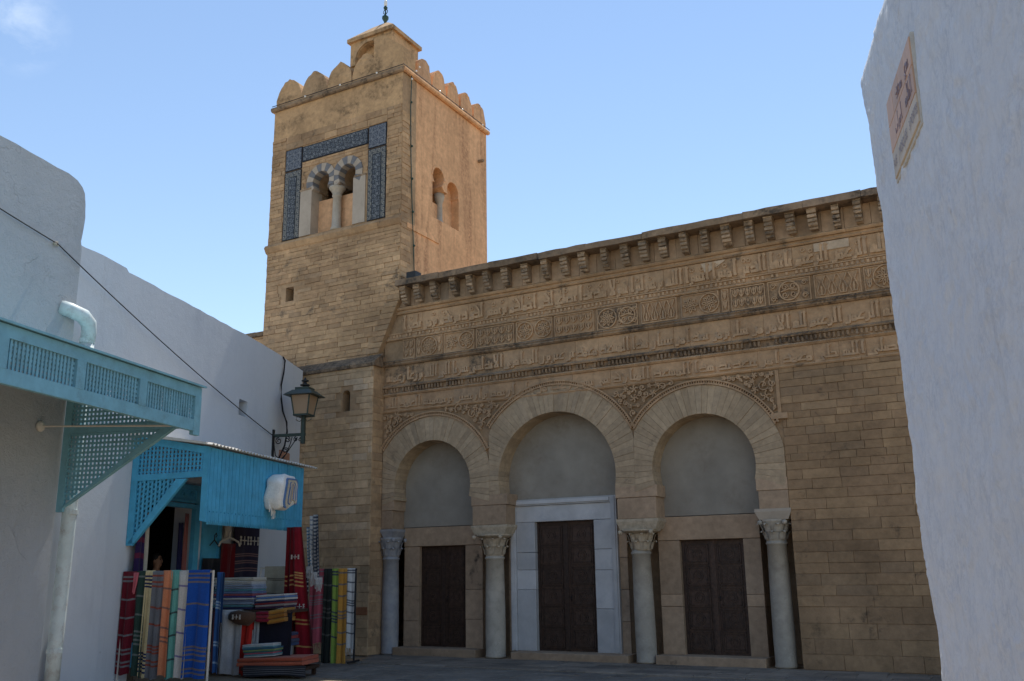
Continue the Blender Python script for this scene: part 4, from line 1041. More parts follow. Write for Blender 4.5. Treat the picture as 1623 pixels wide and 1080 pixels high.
# blue joinery of the shop front
for nm, bx in (('door_jamb', (-3.96, -3.80, -.05, .03, .25, 3.1)), ('door_jamb', (-5.54, -5.44, -.05, .03, .25, 2.78)), ('lintel_rail', (-5.5, -3.8, -.04, .05, 2.74, 2.81)), ('lintel_rail', (-5.5, -3.8, -.04, .04, 2.83, 2.88)), ('lintel_rail', (-5.5, -3.80, -.03, .05, 3.06, 3.14)), ('fanlight_panel', (-5.5, -3.96, -.02, .012, 2.88, 3.06)), ('side_panel', (-3.70, -3.22, .002, .04, .3, 2.9)), ('door_post', (-3.22, -3.14, .0, .08, .3, 2.9))):
    q = MB(LF); q.box(*bx); q.build(nm, M['bright_blue'], HF)
q = MB(LF)
for k in range(6):
    cx = -5.3 + k * .24
    q.ribbon([(cx + .07 * math.cos(t * .8) * (1 - t / 12), 2.97 + .06 * math.sin(t * .8) * (1 - t / 12)) for t in range(10)], .014, .03, .01)
q.build('fanlight_carving', M['bright_blue'], HF)

HN = thing('white_house', LF(-10, -2, 0), 'nearest whitewashed house on far left with a rounded parapet corner', 'house')
D0 = .12
topn = jitter_line([(-16, 7.27), (-9.3, 7.30), (-8.0, 7.33), (-7.8, 7.30)], .25, .01) + jitter_line([(-7.68, 7.235), (-7.62, 7.16), (-7.585, 7.0), (-7.56, 6.8), (-7.575, 6.62), (-7.60, 6.42)], .1, .008)
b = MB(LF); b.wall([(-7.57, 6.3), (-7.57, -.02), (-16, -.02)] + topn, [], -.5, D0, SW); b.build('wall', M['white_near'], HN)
b = MB(LF); b.box(-16, -7.66, -4.5, -.5, 5.6, 5.8); b.box(-16, -7.66, -4.5, -4.2, -.02, 5.6); b.build('rear_walls', M['white_near'], HN)

# drainpipe
b = MB(LF)
dp = tag(MB(LF).build('x', M['pipe']) if False else bpy.data.objects.new('drainpipe', None), 'white painted drainpipe with an elbow above the pale blue awning', 'drainpipe')
COL.objects.link(dp); dp.location = LF(-7.4, .2, 0)
b = MB(LF); b.tube([(-7.86, .10, 5.34), (-7.78, .20, 5.31), (-7.60, .28, 5.26), (-7.48, .29, 5.18), (-7.43, .27, 5.06), (-7.42, .25, 4.9)], [.105, .105, .11, .11, .105, .1], 14); b.build('elbow', M['pipe'], dp, smooth=True)
b = MB(LF); b.tube([(-7.42, .25, 4.92), (-7.42, .24, 3.2), (-7.42, .22, .9), (-7.42, .21, .02)], .098, 14); b.build('downpipe', M['pipe'], dp, smooth=True)
for z in (4.9, 2.45, .62):
    b = MB(LF); b.tube([(-7.42, .245 if z > 2 else .215, z), (-7.42, .245 if z > 2 else .215, z + .06)], .108, 14); b.build('pipe_collar', M['pipe'], dp)

# ================================================================== AWNINGS
def clip_seg(p, q, inside, n=60):
    ts = [k / n for k in range(n + 1) if inside(p[0] + (q[0] - p[0]) * k / n, p[1] + (q[1] - p[1]) * k / n)]
    if len(ts) < 3: return None
    a, c = min(ts), max(ts)
    return ((p[0] + (q[0] - p[0]) * a, p[1] + (q[1] - p[1]) * a), (p[0] + (q[0] - p[0]) * c, p[1] + (q[1] - p[1]) * c))
def slat(T, p, q, w, b0, b1, mat, parent):
    m_ = MB(T); m_.ribbon([p, q], w, b0, b1); m_.build('slat', mat, parent)
# --- pale blue awning
A1 = thing('awning', LF(-9.7, 1.1, 3.4), 'pale blue wooden awning with square lattice panels on nearest white house', 'awning')
Tf1 = lambda a, bb, c: LF(a, 2.14 + bb, c)
PB = M['pale_blue']
for nm, bx in (('top_rail', (-12.6, -7.42, -.03, .03, 3.985, 4.12)), ('bottom_rail', (-12.6, -7.42, -.03, .03, 3.51, 3.665))):
    q = MB(Tf1); q.box(*bx); q.build(nm, PB, A1)
for a0, a1 in ((-12.6, -12.45), (-11.13, -10.98), (-9.95, -9.80), (-8.80, -8.65), (-7.57, -7.42)):
    q = MB(Tf1); q.box(a0, a1, -.028, .034, 3.46 if a1 > -7.5 else 3.66, 3.99); q.build('stile', PB, A1)
for a0, a1 in ((-12.45, -11.13), (-10.98, -9.95), (-9.80, -8.80), (-8.65, -7.57)):
    lp = bpy.data.objects.new('lattice_panel', None); COL.objects.link(lp); lp.parent = A1
    n = int((a1 - a0) / .056)
    for k in range(1, n): slat(Tf1, (a0 + (a1 - a0) * k / n, 3.66), (a0 + (a1 - a0) * k / n, 3.99), .03, .0, .012, PB, lp)
    for k in range(1, 6): slat(Tf1, (a0, 3.66 + .33 * k / 6), (a1, 3.66 + .33 * k / 6), .03, -.014, -.002, PB, lp)
q = MB(LF); q.hexa([(-12.6, D0 + .01, 4.40), (-7.38, D0 + .01, 4.40), (-7.38, 2.22, 4.125), (-12.6, 2.22, 4.125), (-12.6, D0 + .01, 4.425), (-7.38, D0 + .01, 4.425), (-7.38, 2.22, 4.15), (-12.6, 2.22, 4.15)]); q.build('roof_board', PB, A1)
Ts1 = lambda a, bb, c: LF(-7.53 + bb, a, c)
for nm, P in (('wall_post', [(D0 + .005, 2.48), (D0 + .11, 2.48), (D0 + .11, 4.38), (D0 + .005, 4.38)]), ('side_rail', [(D0 + .11, 3.56), (2.1, 3.56), (2.1, 3.66), (D0 + .11, 3.66)]), ('brace', [(D0 + .02, 2.5), (D0 + .13, 2.55), (1.86, 3.56), (1.66, 3.56)]), ('roof_rail', [(D0 + .11, 4.27), (2.1, 4.03), (2.1, 4.12), (D0 + .11, 4.38)])):
    q = MB(Ts1); q.prism(P, -.035, .035); q.build(nm, PB, A1)
lp = bpy.data.objects.new('lattice_panel', None); COL.objects.link(lp); lp.parent = A1
ins = lambda a, c: a > .22 and a < 2.1 and c > 3.65 and c < 4.30 - (a - .2) * .13
ins2 = lambda a, c: a > .22 and c < 3.57 and c > 2.62 + (a - .23) * .605
for fn, nv in ((ins, 30), (ins2, 26)):
    for k in range(nv):
        a = .27 + k * .063
        sg = clip_seg((a, 2.4), (a, 4.4), fn, 120)
        if sg: slat(Ts1, *sg, .032, .0, .01, PB, lp)
    for k in range(30):
        c = 2.66 + k * .063
        sg = clip_seg((.1, c), (2.2, c), fn, 120)
        if sg: slat(Ts1, *sg, .032, -.012, -.002, PB, lp)
q = MB(LF); q.tube([(-8.04, D0 + .06, 3.60), (-7.9, 1.0, 3.585), (-7.72, 2.1, 3.56)], .014, 6); q.build('support_rod', M['roof_white'], A1)
q = MB(LF); q.ball((-8.05, D0 + .03, 3.60), .075, 10, 6, (1, .6, 1)); q.build('rod_socket', M['roof_white'], A1)
# --- bright blue awning over the shop
A2 = thing('awning', LF(-4.0, .7, 2.1), 'bright blue shop awning with plank valance, lattice side and corrugated white roof', 'awning')
BB = M['bright_blue']; S2 = -5.77
Ts2 = lambda a, bb, c: LF(S2 + bb, a, c)
for nm, P in (('wall_post', [(.005, 2.07), (.115, 2.07), (.115, 3.74), (.005, 3.74)]), ('side_rail', [(.115, 3.06), (1.25, 3.09), (1.25, 3.18), (.115, 3.16)]), ('corner_post', [(1.25, 2.42), (1.34, 2.40), (1.34, 3.55), (1.25, 3.57)]), ('brace', [(.03, 2.10), (.13, 2.10), (.98, 3.07), (.80, 3.07)]), ('roof_rail', [(.115, 3.66), (1.25, 3.45), (1.25, 3.56), (.115, 3.78)])):
    q = MB(Ts2); q.prism(P, -.03, .03); q.build(nm, BB, A2)
lp = bpy.data.objects.new('lattice_panel', None); COL.objects.link(lp); lp.parent = A2
ins = lambda a, c: .11 < a < 1.26 and 3.15 < c < 3.67 - (a - .115) * .185
ins2 = lambda a, c: a > .11 and c < 3.08 and c > 2.26 + (a - .13) * 1.14
for k in range(17):
    sg = clip_seg((.165 + k * .066, 3.0), (.165 + k * .066, 3.9), ins, 90)
    if sg: slat(Ts2, *sg, .034, -.014, -.002, BB, lp)
for k in range(8):
    sg = clip_seg((.05, 3.2 + k * .066), (1.3, 3.2 + k * .066), ins, 90)
    if sg: slat(Ts2, *sg, .03, .0, .01, BB, lp)
for k in range(12):
    sg = clip_seg((.165 + k * .07, 2.1), (.165 + k * .07, 3.2), ins2, 120)
    if sg: slat(Ts2, *sg, .034, -.014, -.002, BB, lp)
for k in range(16):
    sg = clip_seg((.0, 2.2 + k * .075), (1.2, 2.8 + k * .075), ins2, 160)
    if sg: slat(Ts2, *sg, .03, .0, .01, BB, lp)
nb = 29
for k in range(nb):
    a0 = -5.74 + k * (3.24 / nb); w = 3.24 / nb; m_ = a0 + w / 2
    q = MB(LF); d0, d1 = 1.318 + uni(-.003, .003), 1.342 + uni(-.003, .003)
    zt = 3.545; zh = 2.55; g_ = .0055
    q.prism([(a0 + g_, zh + .025), (a0 + w - g_, zh + .025), (a0 + w - g_, zt), (a0 + g_, zt)], d0, d1)
    q.box(a0 + g_, m_ - .015, d0, d1, zh, zh + .025); q.box(m_ + .015, a0 + w - g_, d0, d1, zh, zh + .025)
    q.prism([(a0 + g_, zh), (a0 + g_, 2.445), (a0 + w * .25, 2.365), (a0 + w * .5, 2.445), (a0 + w * .75, 2.365), (a0 + w - g_, 2.445), (a0 + w - g_, zh)], d0, d1)
    q.build('valance_board', BB, A2)
q = MB(LF); q.box(-5.74, -2.5, 1.27, 1.316, 3.44, 3.53); q.build('head_rail', BB, A2)
q = MB(LF); q.box(-2.56, -2.5, .02, 1.316, 3.4, 3.5); q.build('head_rail', BB, A2)
q = MB(LF); q.box(-2.57, -2.5, 1.25, 1.316, 2.45, 3.44); q.build('corner_post', BB, A2)
q = MB(LF); ns = 150; prev = None
for k in range(ns + 1):
    a = -5.90 + (3.76) * k / ns; wv = .016 * math.sin(a * 2 * math.pi / .105)
    ids = [q.p(a, -.0, 3.80 + wv), q.p(a, 1.45, 3.572 + wv), q.p(a, 1.45, 3.58 + wv), q.p(a, .0, 3.808 + wv)]
    if prev:
        for j in range(4): q.face((prev[j], prev[(j + 1) % 4], ids[(j + 1) % 4], ids[j]))
    prev = ids
q.build('corrugated_roof', M['roof_white'], A2)
q = MB(Ts2); q.prism([(.0, 3.775), (1.36, 3.575), (1.36, 3.605), (.0, 3.835)], -.16, -.02); q.build('roof_edge_strip', M['roof_white'], A2)

# folded blanket hung on the valance
FB = thing('folded_blanket', LF(-3.7, 1.5, 2.72), 'thick folded white blanket with blue edging hung on bright blue valance', 'blanket')
def rrect(cx, cz, w, h, r_, n=6):
    o = []
    for (sx, sz, a0) in ((1, -1, -90), (1, 1, 0), (-1, 1, 90), (-1, -1, 180)):
        for k in range(n + 1):
            t = R(a0 + 90 * k / n); o.append((cx + sx * (w / 2 - r_) + r_ * math.cos(t), cz + sz * (h / 2 - r_) + r_ * math.sin(t)))
    return o
WC = (.86, .83, .76); BC = (.12, .22, .42)
q = MB(LF); base_p = rrect(-3.72, 3.0, .60, .60, .19, 8)
def blk(a, d_, c, s_):
    """lean and slump of the bundle"""
    c2 = 3.0 + (c - 3.0) * s_ - .03 * ((a + 3.72) / .3) ** 2 * (c > 3.0)
    w_ = .80 + .30 * (c - 2.7) / .6
    return (-3.72 + (a + 3.72) * s_ * w_ + (c - 3.0) * .22 + .012 * math.sin(c * 23), d_ + .02 * math.sin(c * 11 + a * 5), c2 + .012 * math.sin(a * 19 + d_ * 30))
dd = [1.345, 1.36, 1.41, 1.48, 1.55, 1.62, 1.66, 1.675]; ss_ = [.86, .95, 1.02, 1.0, 1.04, 1.01, .95, .86]
rings = [[q.p(*blk(a + uni(-.007, .007), d_ + uni(-.006, .006), c + uni(-.008, .008), s_)) for a, c in base_p] for d_, s_ in zip(dd, ss_)]
for r1, r2 in zip(rings, rings[1:]):
    n = len(r1)
    for k in range(n): q.face((r1[k], r1[(k + 1) % n], r2[(k + 1) % n], r2[k]))
q.face(rings[0]); q.face(rings[-1])
q.build('outer_fold', cloth(WC), FB, smooth=True)
for i, (cx_, w, h, th_, c_) in enumerate(((-3.66, .44, .50, .026, BC), (-3.64, .35, .44, .05, (.62, .55, .42)), (-3.63, .27, .40, .022, BC), (-3.62, .19, .36, .045, (.60, .50, .36)), (-3.615, .115, .32, .02, BC), (-3.61, .05, .28, .03, (.55, .42, .28)))):
    q = MB(LF); q.ribbon([(a, c) for a, c in rrect(cx_, 2.985, w, h, min(.1, w * .45), 5)][4:], th_, 1.705 - i * .005 + uni(-.004, .004), 1.62, False)
    q.v = [tuple(LO + LE * blk_[0] + LN * blk_[1] + Vector((0, 0, blk_[2]))) for blk_ in [blk((Vector(v_) - LO).dot(LE), (Vector(v_) - LO).dot(LN), v_[2], 1.0) for v_ in q.v]]
    q.build('fold_edge', cloth(c_), FB)
for k in range(9):
    a = -4.02 + k * .03; q = MB(LF); z0 = 2.86 - .02 * k if k < 5 else 2.74
    q.tube([(a, 1.45 - .02 * (k % 3), z0), (a - .02, 1.47, z0 - .08), (a + uni(-.03, .02), 1.46, z0 - uni(.14, .22))], .008, 5); q.build('tassel', cloth(WC), FB)

# ================================================================== LANTERN AND CABLES
LA = thing('wall_lantern', LF(-1.25, .35, 3.9), 'green iron street lantern on a scrolled wall bracket beside minaret', 'lantern')
IG = M['iron_green']
q = MB(LF); q.box(-1.28, -1.22, .0, .03, 3.72, 4.52); q.build('back_plate', M['iron_black'], LA)
q = MB(LF); q.box(-1.275, -1.225, .03, .73, 4.36, 4.42); q.build('arm', IG, LA)
q = MB(LF); q.box(-1.285, -1.215, .645, .715, 4.2, 4.78); q.build('stem', IG, LA)
q = MB(LF)
def spiral(cx, cz, r_, t0, turns, sgn=1, n=18): return [(-1.25, cx + r_ * (1 - .75 * k / n) * math.cos(t0 + sgn * turns * 2 * math.pi * k / n), cz + r_ * (1 - .75 * k / n) * math.sin(t0 + sgn * turns * 2 * math.pi * k / n)) for k in range(n + 1)]
for pth in (spiral(.14, 4.28, .075, 1.6, 1.4), spiral(.34, 4.30, .06, 1.6, 1.4, -1), spiral(.30, 4.08, .06, 0, 1.5), spiral(.52, 4.30, .05, 1.6, 1.3), spiral(.61, 4.29, .04, 1.6, 1.2, -1),
            [(-1.25, .03, 3.80), (-1.25, .12, 3.78), (-1.25, .26, 3.92), (-1.25, .40, 4.12), (-1.25, .56, 4.34)], [(-1.25, .04, 4.2), (-1.25, .08, 3.98), (-1.25, .2, 3.9), (-1.25, .32, 4.0), (-1.25, .40, 4.2), (-1.25, .44, 4.35)], [(-1.25, .03, 4.0), (-1.25, .03, 3.84), (-1.25, .10, 3.74), (-1.25, .24, 3.80)]):
    q.tube(pth, .011, 5)
q.build('scrollwork', M['iron_black'], LA)
cs, cd = -1.25, .68
def sq(h, z): return [(cs - h, cd - h, z), (cs + h, cd - h, z), (cs + h, cd + h, z), (cs - h, cd + h, z)]
b0, b1 = sq(.15, 4.80), sq(.205, 5.19)
q = MB(LF); q.hexa(sq(.165, 4.765) + sq(.165, 4.80)); q.build('base_tray', IG, LA)
for k in range(4):
    q = MB(LF); q.tube([b0[k], b1[k]], .016, 6); q.build('corner_bar', IG, LA)
    k2 = (k + 1) % 4; q = MB(LF); i_ = [q.p(*b0[k]), q.p(*b0[k2]), q.p(*b1[k2]), q.p(*b1[k])]
    q.face(i_); q.build('pane', M['glass'], LA)
q = MB(LF); q.hexa(sq(.33, 5.185) + sq(.19, 5.30)); q.hexa(sq(.15, 5.30) + sq(.15, 5.36)); q.build('roof', IG, LA)
q = MB(LF); q.lathe([(.04, 5.36), (.04, 5.40), (.10, 5.41), (.10, 5.43), (.04, 5.45), (.03, 5.49), (.075, 5.50), (.075, 5.52), (.03, 5.54), (.015, 5.58)], cs, cd, 12); q.build('finial', M['iron_black'], LA)
q = MB(LF); q.lathe([(.02, 4.80), (.035, 4.85), (.06, 4.95), (.06, 5.03), (.02, 5.08)], cs, cd, 10); q.build('lamp_bulb', M['bulb'], LA, smooth=True)
for sx in (-1, 1):
    q = MB(LF); q.tube([(cs, cd + sx * .15, 4.77), (cs, cd + sx * .17, 4.70), (cs, cd + sx * .09, 4.66), (cs, cd + sx * .04, 4.70)], .008, 5); q.build('lower_scroll', IG, LA)
def cable(pts, r_, label, cat='cable', n=6, name='cable'):
    q = MB(LF); q.tube(pts, r_, n); return tag(q.build(name, M['cable'], smooth=True), label, cat)
def sag(p, q_, n, s_): return [tuple(p[i] + (q_[i] - p[i]) * k / n - (s_ * 4 * (k / n) * (1 - k / n) if i == 2 else 0) for i in range(3)) for k in range(n + 1)]
cable(sag((-10.5, .16, 6.45), (-8.12, .17, 6.19), 8, .01) + sag((-8.12, .17, 6.19), (-1.27, .06, 4.36), 22, .09)[1:], .009, 'thin black cable slanting across left white walls down to lantern bracket')
q = MB(LF)
for k in range(5): q.ball((-8.14 + uni(-.04, .04), .16, 6.19 + uni(-.03, .03)), uni(.016, .028), 7, 5)
tag(q.build('cable_knot', M['marble_col']), 'small tied knot on thin cable high on nearest white house', 'knot')
cable([(-.98, .01, 6.13), (-.96, .05, 6.05), (-.99, .05, 5.8), (-1.06, .04, 5.5), (-1.05, .05, 5.2), (-.98, .06, 4.95), (-.90, .12, 4.72), (-.98, .18, 4.5), (-1.1, .2, 4.2), (-1.2, .1, 3.86), (-1.1, .06, 3.76), (-.85, .06, 3.86), (-.7, .07, 3.8)], .019, 'black cable hanging from top of white wall down to lantern bracket')
q = MB(LF); q.stone([(-.98, 3.86), (-.62, 3.84), (-.62, 4.10), (-.95, 4.14)], .09, .0, ch=.02, gap=.0); tag(q.build('terracotta_block', M['terracotta']), 'small terracotta coloured block fixed to white wall behind lantern bracket', 'block')

# lights strung on the minaret
LS = thing('light_string', (TX1 + .03, .1, 8), 'green string of small bulbs hanging down the right corner of minaret', 'light string')
q = MB(); pts = [(TX1 + .06, .16, 12.98), (TX1 + .03, .18, 12.2), (TX1 + .025, .22, 11), (TX1 + .03, .27, 10), (TX1 + .03, .34, 9), (TX1 + .03, .40, 8.2), (TX1 + .03, .42, 7.86)]
q.tube(pts, .012, 5); q.build('cable', M['green_paint'], LS)
for y_, z_ in ((.18, 12.3), (.22, 11.2), (.25, 10.4), (.29, 9.6), (.35, 8.8)):
    q = MB(); q.ball((TX1 + .05, y_, z_), .03, 7, 5); q.build('bulb_holder', M['green_paint'], LS)
RS = thing('light_string', (TX1 + .1, 1.5, 13), 'row of white bulbs along battlement ledge of minaret', 'light string')
q = MB(); q.tube([(-15.6, TY - .11, 13.09), (TX1 + .1, TY - .11, 13.09), (TX1 + .11, TB, 13.09)], .01, 5); q.build('cable', M['iron_black'], RS)
for p_ in ((TX1 + .13, .25, 13.12), (TX1 + .1, .12, 12.86), (TX1 + .13, 1.25, 13.06), (TX1 + .13, 2.3, 13.06), (TX1 + .12, .4, 13.3), (TX1 + .13, 3.3, 13.06), (-12.3, TY - .13, 13.07), (-13.4, TY - .13, 13.07), (-14.5, TY - .13, 13.07)):
    q = MB(); q.ball(p_, .026, 8, 5); q.build('bulb', M['bulb'], RS, smooth=True)
q = MB(); q.box(-11.46, -11.22, -.1, .12, 7.86, 8.02); q.box(-11.38, -11.3, -.02, .06, 7.8, 7.87); tag(q.build('floodlight', M['iron_black']), 'small dark floodlight on facade coping beside minaret corner', 'floodlight')

# ================================================================== WHITE WALL AT RIGHT
WD = Vector((-.273, .962, 0)); WNN = Vector((-.962, -.273, 0)); WP = Vector((-.641, -10.313, 0))
def RF(a, bb, c): return WP + WD * a + WNN * bb + Vector((0, 0, c))
def far_edge(z):
    pts = [(-.1, -.40), (0, -.39), (1.03, -.325), (1.8, -.28), (2.6, -.22), (3.3, -.165), (3.83, -.125), (4.2, -.07), (4.6, .0), (4.8, .03)]
    for (z0, a0), (z1, a1) in zip(pts, pts[1:]):
        if z <= z1: return a0 + (a1 - a0) * (z - z0) / (z1 - z0)
    return .03
us = []                                     # profile round the far corner, then along the face: (a offset, b offset)
for k in range(8): us.append((-.02, -1.2 + k * .15))
for k in range(9):
    t = R(90 * k / 8); us.append((-.09 + .09 * math.cos(t), -.09 + .09 * math.sin(t)))
a = -.10; st = .010
while a > -16:
    us.append((a, 0)); a -= st
    if a < -3.0: st = min(.5, st * 1.22)
zs = [-.02 + .9 * k / 20 for k in range(20)] + [.88 + 3.62 * k / 380 for k in range(381)]
q = MB(RF); rows = []
NZ = noise.noise
def disp(x, z):
    """trowelled limewash: broad waves, overlapping strokes with raised edges, small flakes"""
    w1 = NZ((x * 1.6, 1, z * 1.2)); w2 = NZ((x * 5, 4, z * 3.4))
    wx = x * 15 + 2.2 * NZ((x * 4, 9, z * 3)); wz = z * 7.5 + 1.5 * w2
    st_ = NZ((wx, 3, wz)); e_ = 1 - abs(st_) * 2.2
    fl = NZ((x * 36 + z * 9, 7, z * 21)); fl = max(0, fl - .12)
    return .013 * w1 + .008 * w2 + .0075 * st_ + .011 * fl * max(0, .35 + w2 * 1.4) + .0012 * NZ((x * 62, 5, z * 40)) + .0028 * NZ((x * 26, 2, z * 9))
for z in zs + [4.53, 4.555, 4.575, 4.59, 4.60, 4.60]:
    row = []; fe = far_edge(z)
    tb = .06 * (1 - math.sqrt(max(0, 1 - ((z - 4.5) / .1) ** 2))) if z > 4.5 else 0
    wavy = .006 * NZ((0, 7, z * 2.2)) + .005 * NZ((2, 3, z * 7)) + .003 * NZ((2, 9, z * 22))
    for (ao, bo) in us:
        fade = 1 / (1 + abs(ao) * .9)
        row.append(q.p(ao + (fe + wavy) * fade, bo + disp(ao - bo, z) - tb, z - .03 * min(1, abs(ao)) + (.02 * NZ((ao * .9, 5, 0)) if z > 4.4 else 0)))
    rows.append(row)
for r1, r2 in zip(rows, rows[1:]):
    for k in range(len(r1) - 1): q.face((r1[k], r1[k + 1], r2[k + 1], r2[k]))
lo_r, hi_r = rows[0], rows[-1]
bk = [q.p(-.1, -1.2, 4.58), q.p(-16, -1.2, 4.57)]
q.face([hi_r[k] for k in range(len(hi_r))] + [bk[1], bk[0]][0:1])
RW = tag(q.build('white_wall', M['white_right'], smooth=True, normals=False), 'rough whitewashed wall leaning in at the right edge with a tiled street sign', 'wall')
# tiled street sign let into it
SG = thing('street_sign', RF(-1.15, .01, 3.55), 'terracotta and cream tiled street sign with blue lettering on white wall', 'street sign')
sgm = [plain_mat('sign_tile_terracotta', (.60, .385, .26), .5, .16, 9, .05, 40, .4, objvar=.12), plain_mat('sign_tile_cream', (.60, .50, .37), .5, .14, 9, .05, 40, .4, objvar=.08), plain_mat('sign_ink', (.24, .18, .20), .5, .1, 9, 0), plain_mat('sign_mortar', (.60, .58, .52), .9, .15, 30, .4, 60)]
BV = .012
q = MB(RF); q.box(-1.535, -.838, -.03, BV - .002, 3.535, 3.998); q.build('mortar_bed', sgm[3], SG)
for r_ in range(3):
    for c_ in range(4):
        a0 = -.85 - c_ * .168; z0 = 3.553 + r_ * .144
        q = MB(RF); q.stone([(a0 - .168, z0), (a0, z0), (a0, z0 + .144), (a0 - .168, z0 + .144)], BV + .006 + uni(-.001, .001), -.02, ch=.003, gap=.0015, warp=.0005); q.build('tile', sgm[0] if r_ else sgm[1], SG)
def sign_script(text, a_right, z, hgt, sx, name):
    st, w = kufic(text); q = MB(RF)
    for s_ in st: q.ribbon([(a_right + x_ * sx, z + c * hgt) for x_, c in s_], .008, BV + .0085, BV + .004)
    q.build(name, sgm[2], SG)
sign_script('نهج', -1.46, 3.875, .085, .10, 'lettering'); sign_script('مسجد', -1.28, 3.875, .085, .10, 'lettering')
sign_script('الثلاثة', -1.47, 3.735, .085, .09, 'lettering'); sign_script('ابواب', -1.2, 3.735, .085, .10, 'lettering')
def text_obj(body, size, parent, mat, T):
    cu = bpy.data.curves.new('text', 'FONT'); cu.body = body; cu.size = size; cu.extrude = 0
    o = bpy.data.objects.new('text', cu); COL.objects.link(o)
    dg = bpy.context.evaluated_depsgraph_get(); me = bpy.data.meshes.new_from_object(o.evaluated_get(dg))
    q = MB(); q.v = [tuple(T(v.co.x, v.co.y)) for v in me.vertices]; q.f = [tuple(p_.vertices) for p_ in me.polygons]; q.mi = [0] * len(q.f)
    bpy.data.objects.remove(o); bpy.data.curves.remove(cu); bpy.data.meshes.remove(me)
    return q.build('lettering', mat, parent, normals=False)
for wd, a0 in (('RUE', -.875), ('MOSQUEE', -1.04), ('3 PORTES', -1.325)):
    text_obj(wd, .062, SG, sgm[2], lambda x_, y_, a0=a0: RF(a0 - x_ * .8, BV + .0085, 3.60 + y_ * 1.1))

# ================================================================== ADDED HOUSE BEHIND THE VIEWPOINT, UNSEEN, CUTS LOW SKY LIGHT
bh = thing('sky_screen_house', (-6, -24, 0), 'unseen low ochre house added opposite the mosque to hold back low sky light', 'house')
b = MB(); b.box(-24, 8, -36, -28, -.02, 4.6); b.build('wall', M['plaster_tower'], bh)
b = MB()
for x0 in (-20, -15, -10, -5, 0): b.box(x0, x0 + 1.1, -28, -27.94, 1.4, 2.9)
b.build('shutters', M['pale_blue'], bh, kind='stuff')
b = MB(); b.box(-24.2, 8.2, -36.2, -27.8, 4.6, 4.8); b.build('cornice', M['coping'], bh)

# ================================================================== THE FABRIC SHOP
def drape(name, label, cat, T, a0, a1, zt, zb, stripes, b0=0, amp=.012, freq=9, thick=.012, a0b=None, a1b=None, group=None, back=.5, nA=14, fringe=0, over=True, parent=None, lean=0):
    """cloth hung over a rail: front sheet in rows (one colour per stripe), a rounded top and a shorter back sheet.
    stripes: list of (fraction of the drop where the stripe ends, colour)"""
    a0b = a0 if a0b is None else a0b; a1b = a1 if a1b is None else a1b
    cols = []; q = MB(T); ph = uni(0, 6)
    def ci(c):
        k = tuple(c)
        if k not in cols: cols.append(k)
        return cols.index(k)
    def row(f, bo, wob=1.0):
        z = zt + (zb - zt) * f; r_ = []
        for k in range(nA + 1):
            u = k / nA; a = a0 + (a1 - a0) * u; ab = a0b + (a1b - a0b) * u; aa = a + (ab - a) * f
            w_ = amp * min(1, .25 + f * 1.6) * wob
            bb = bo - (math.sin(u * freq + ph + f * .8) * w_ * 1.5 + math.sin(u * freq * 2.3 + ph * 2 + f * 1.5) * w_ * .6) - lean * f
            aa += .012 * math.sin(f * 3.1 + ph) * f; z += .004 * math.sin(u * 5 + ph * 1.7) * (f > .02) * min(1, f * 3)
            r_.append((aa, bb, z + (.006 * math.sin(u * 7 + ph) if f > .98 else 0)))
        return r_
    rows = []; mats_ = []
    edges = [0.0]
    for f, c in stripes:
        n = max(1, int((f - edges[-1]) * abs(zt - zb) / .12))
        st = edges[-1]
        for j in range(n): edges.append(st + (f - st) * (j + 1) / n); mats_.append(ci(c))
    fr_rows = [row(f, b0) for f in edges]
    if over:
        cap = [[(a, b0 + .018, z + .010) for a, bb, z in fr_rows[0]], [(a, b0 + .045, z + .006) for a, bb, z in fr_rows[0]], ]
        bk_rows = [[(a, b0 + .06 + (bb - b0) * .3, z) for a, bb, z in row(f, b0)] for f in (0, back * .5, back)]
        seq = list(reversed(bk_rows)) + list(reversed(cap)) + fr_rows
        ms = [mats_[min(len(mats_) - 1, 2)]] * 2 + [mats_[0]] * 3 + mats_
    else:
        seq = [[(a, bb + thick, z) for a, bb, z in fr_rows[-1]], [(a, bb + thick, z) for a, bb, z in fr_rows[0]]] + fr_rows
        ms = [mats_[-1], mats_[0]] + mats_
    ids = [[q.p(*v) for v in r_] for r_ in seq]
    for i, (A_, B_) in enumerate(zip(ids, ids[1:])):
        q.cur = ms[min(i, len(ms) - 1)]
        for k in range(nA): q.face((A_[k], A_[k + 1], B_[k + 1], B_[k]))
    o = q.build(name, [cloth(c) for c in cols], parent, smooth=True, normals=False)
    if not parent:
        o['label'] = label; o['category'] = cat
        if group: o['group'] = group
        if fringe:
            f_ = MB(T)
            for k in range(fringe):
                aa, bb, z = fr_rows[-1][int(k * nA / fringe)]; aa += uni(-.006, .006)
                f_.tube([(aa, bb, z + .005), (aa + uni(-.01, .01), bb - .01, z - .07), (aa + uni(-.015, .015), bb, z - uni(.1, .15))], .005, 4)
            f_.build('fringe', cloth(stripes[-1][1] if stripes[-1][1] != (0, 0, 0) else (.5, .5, .45)), o)
    return o
GY, NV, RDB, WH = (.17, .17, .18), (.025, .03, .085), (.24, .06, .04), (.50, .50, .48)
def banded(base, band, marks, w=.018):
    """base colour with thin bands at the given fractions"""
    out = []
    for m_ in sorted(marks):
        out.append((m_ - w / 2, base)); out.append((m_ + w / 2, band))
    out.append((1.0, base)); return out
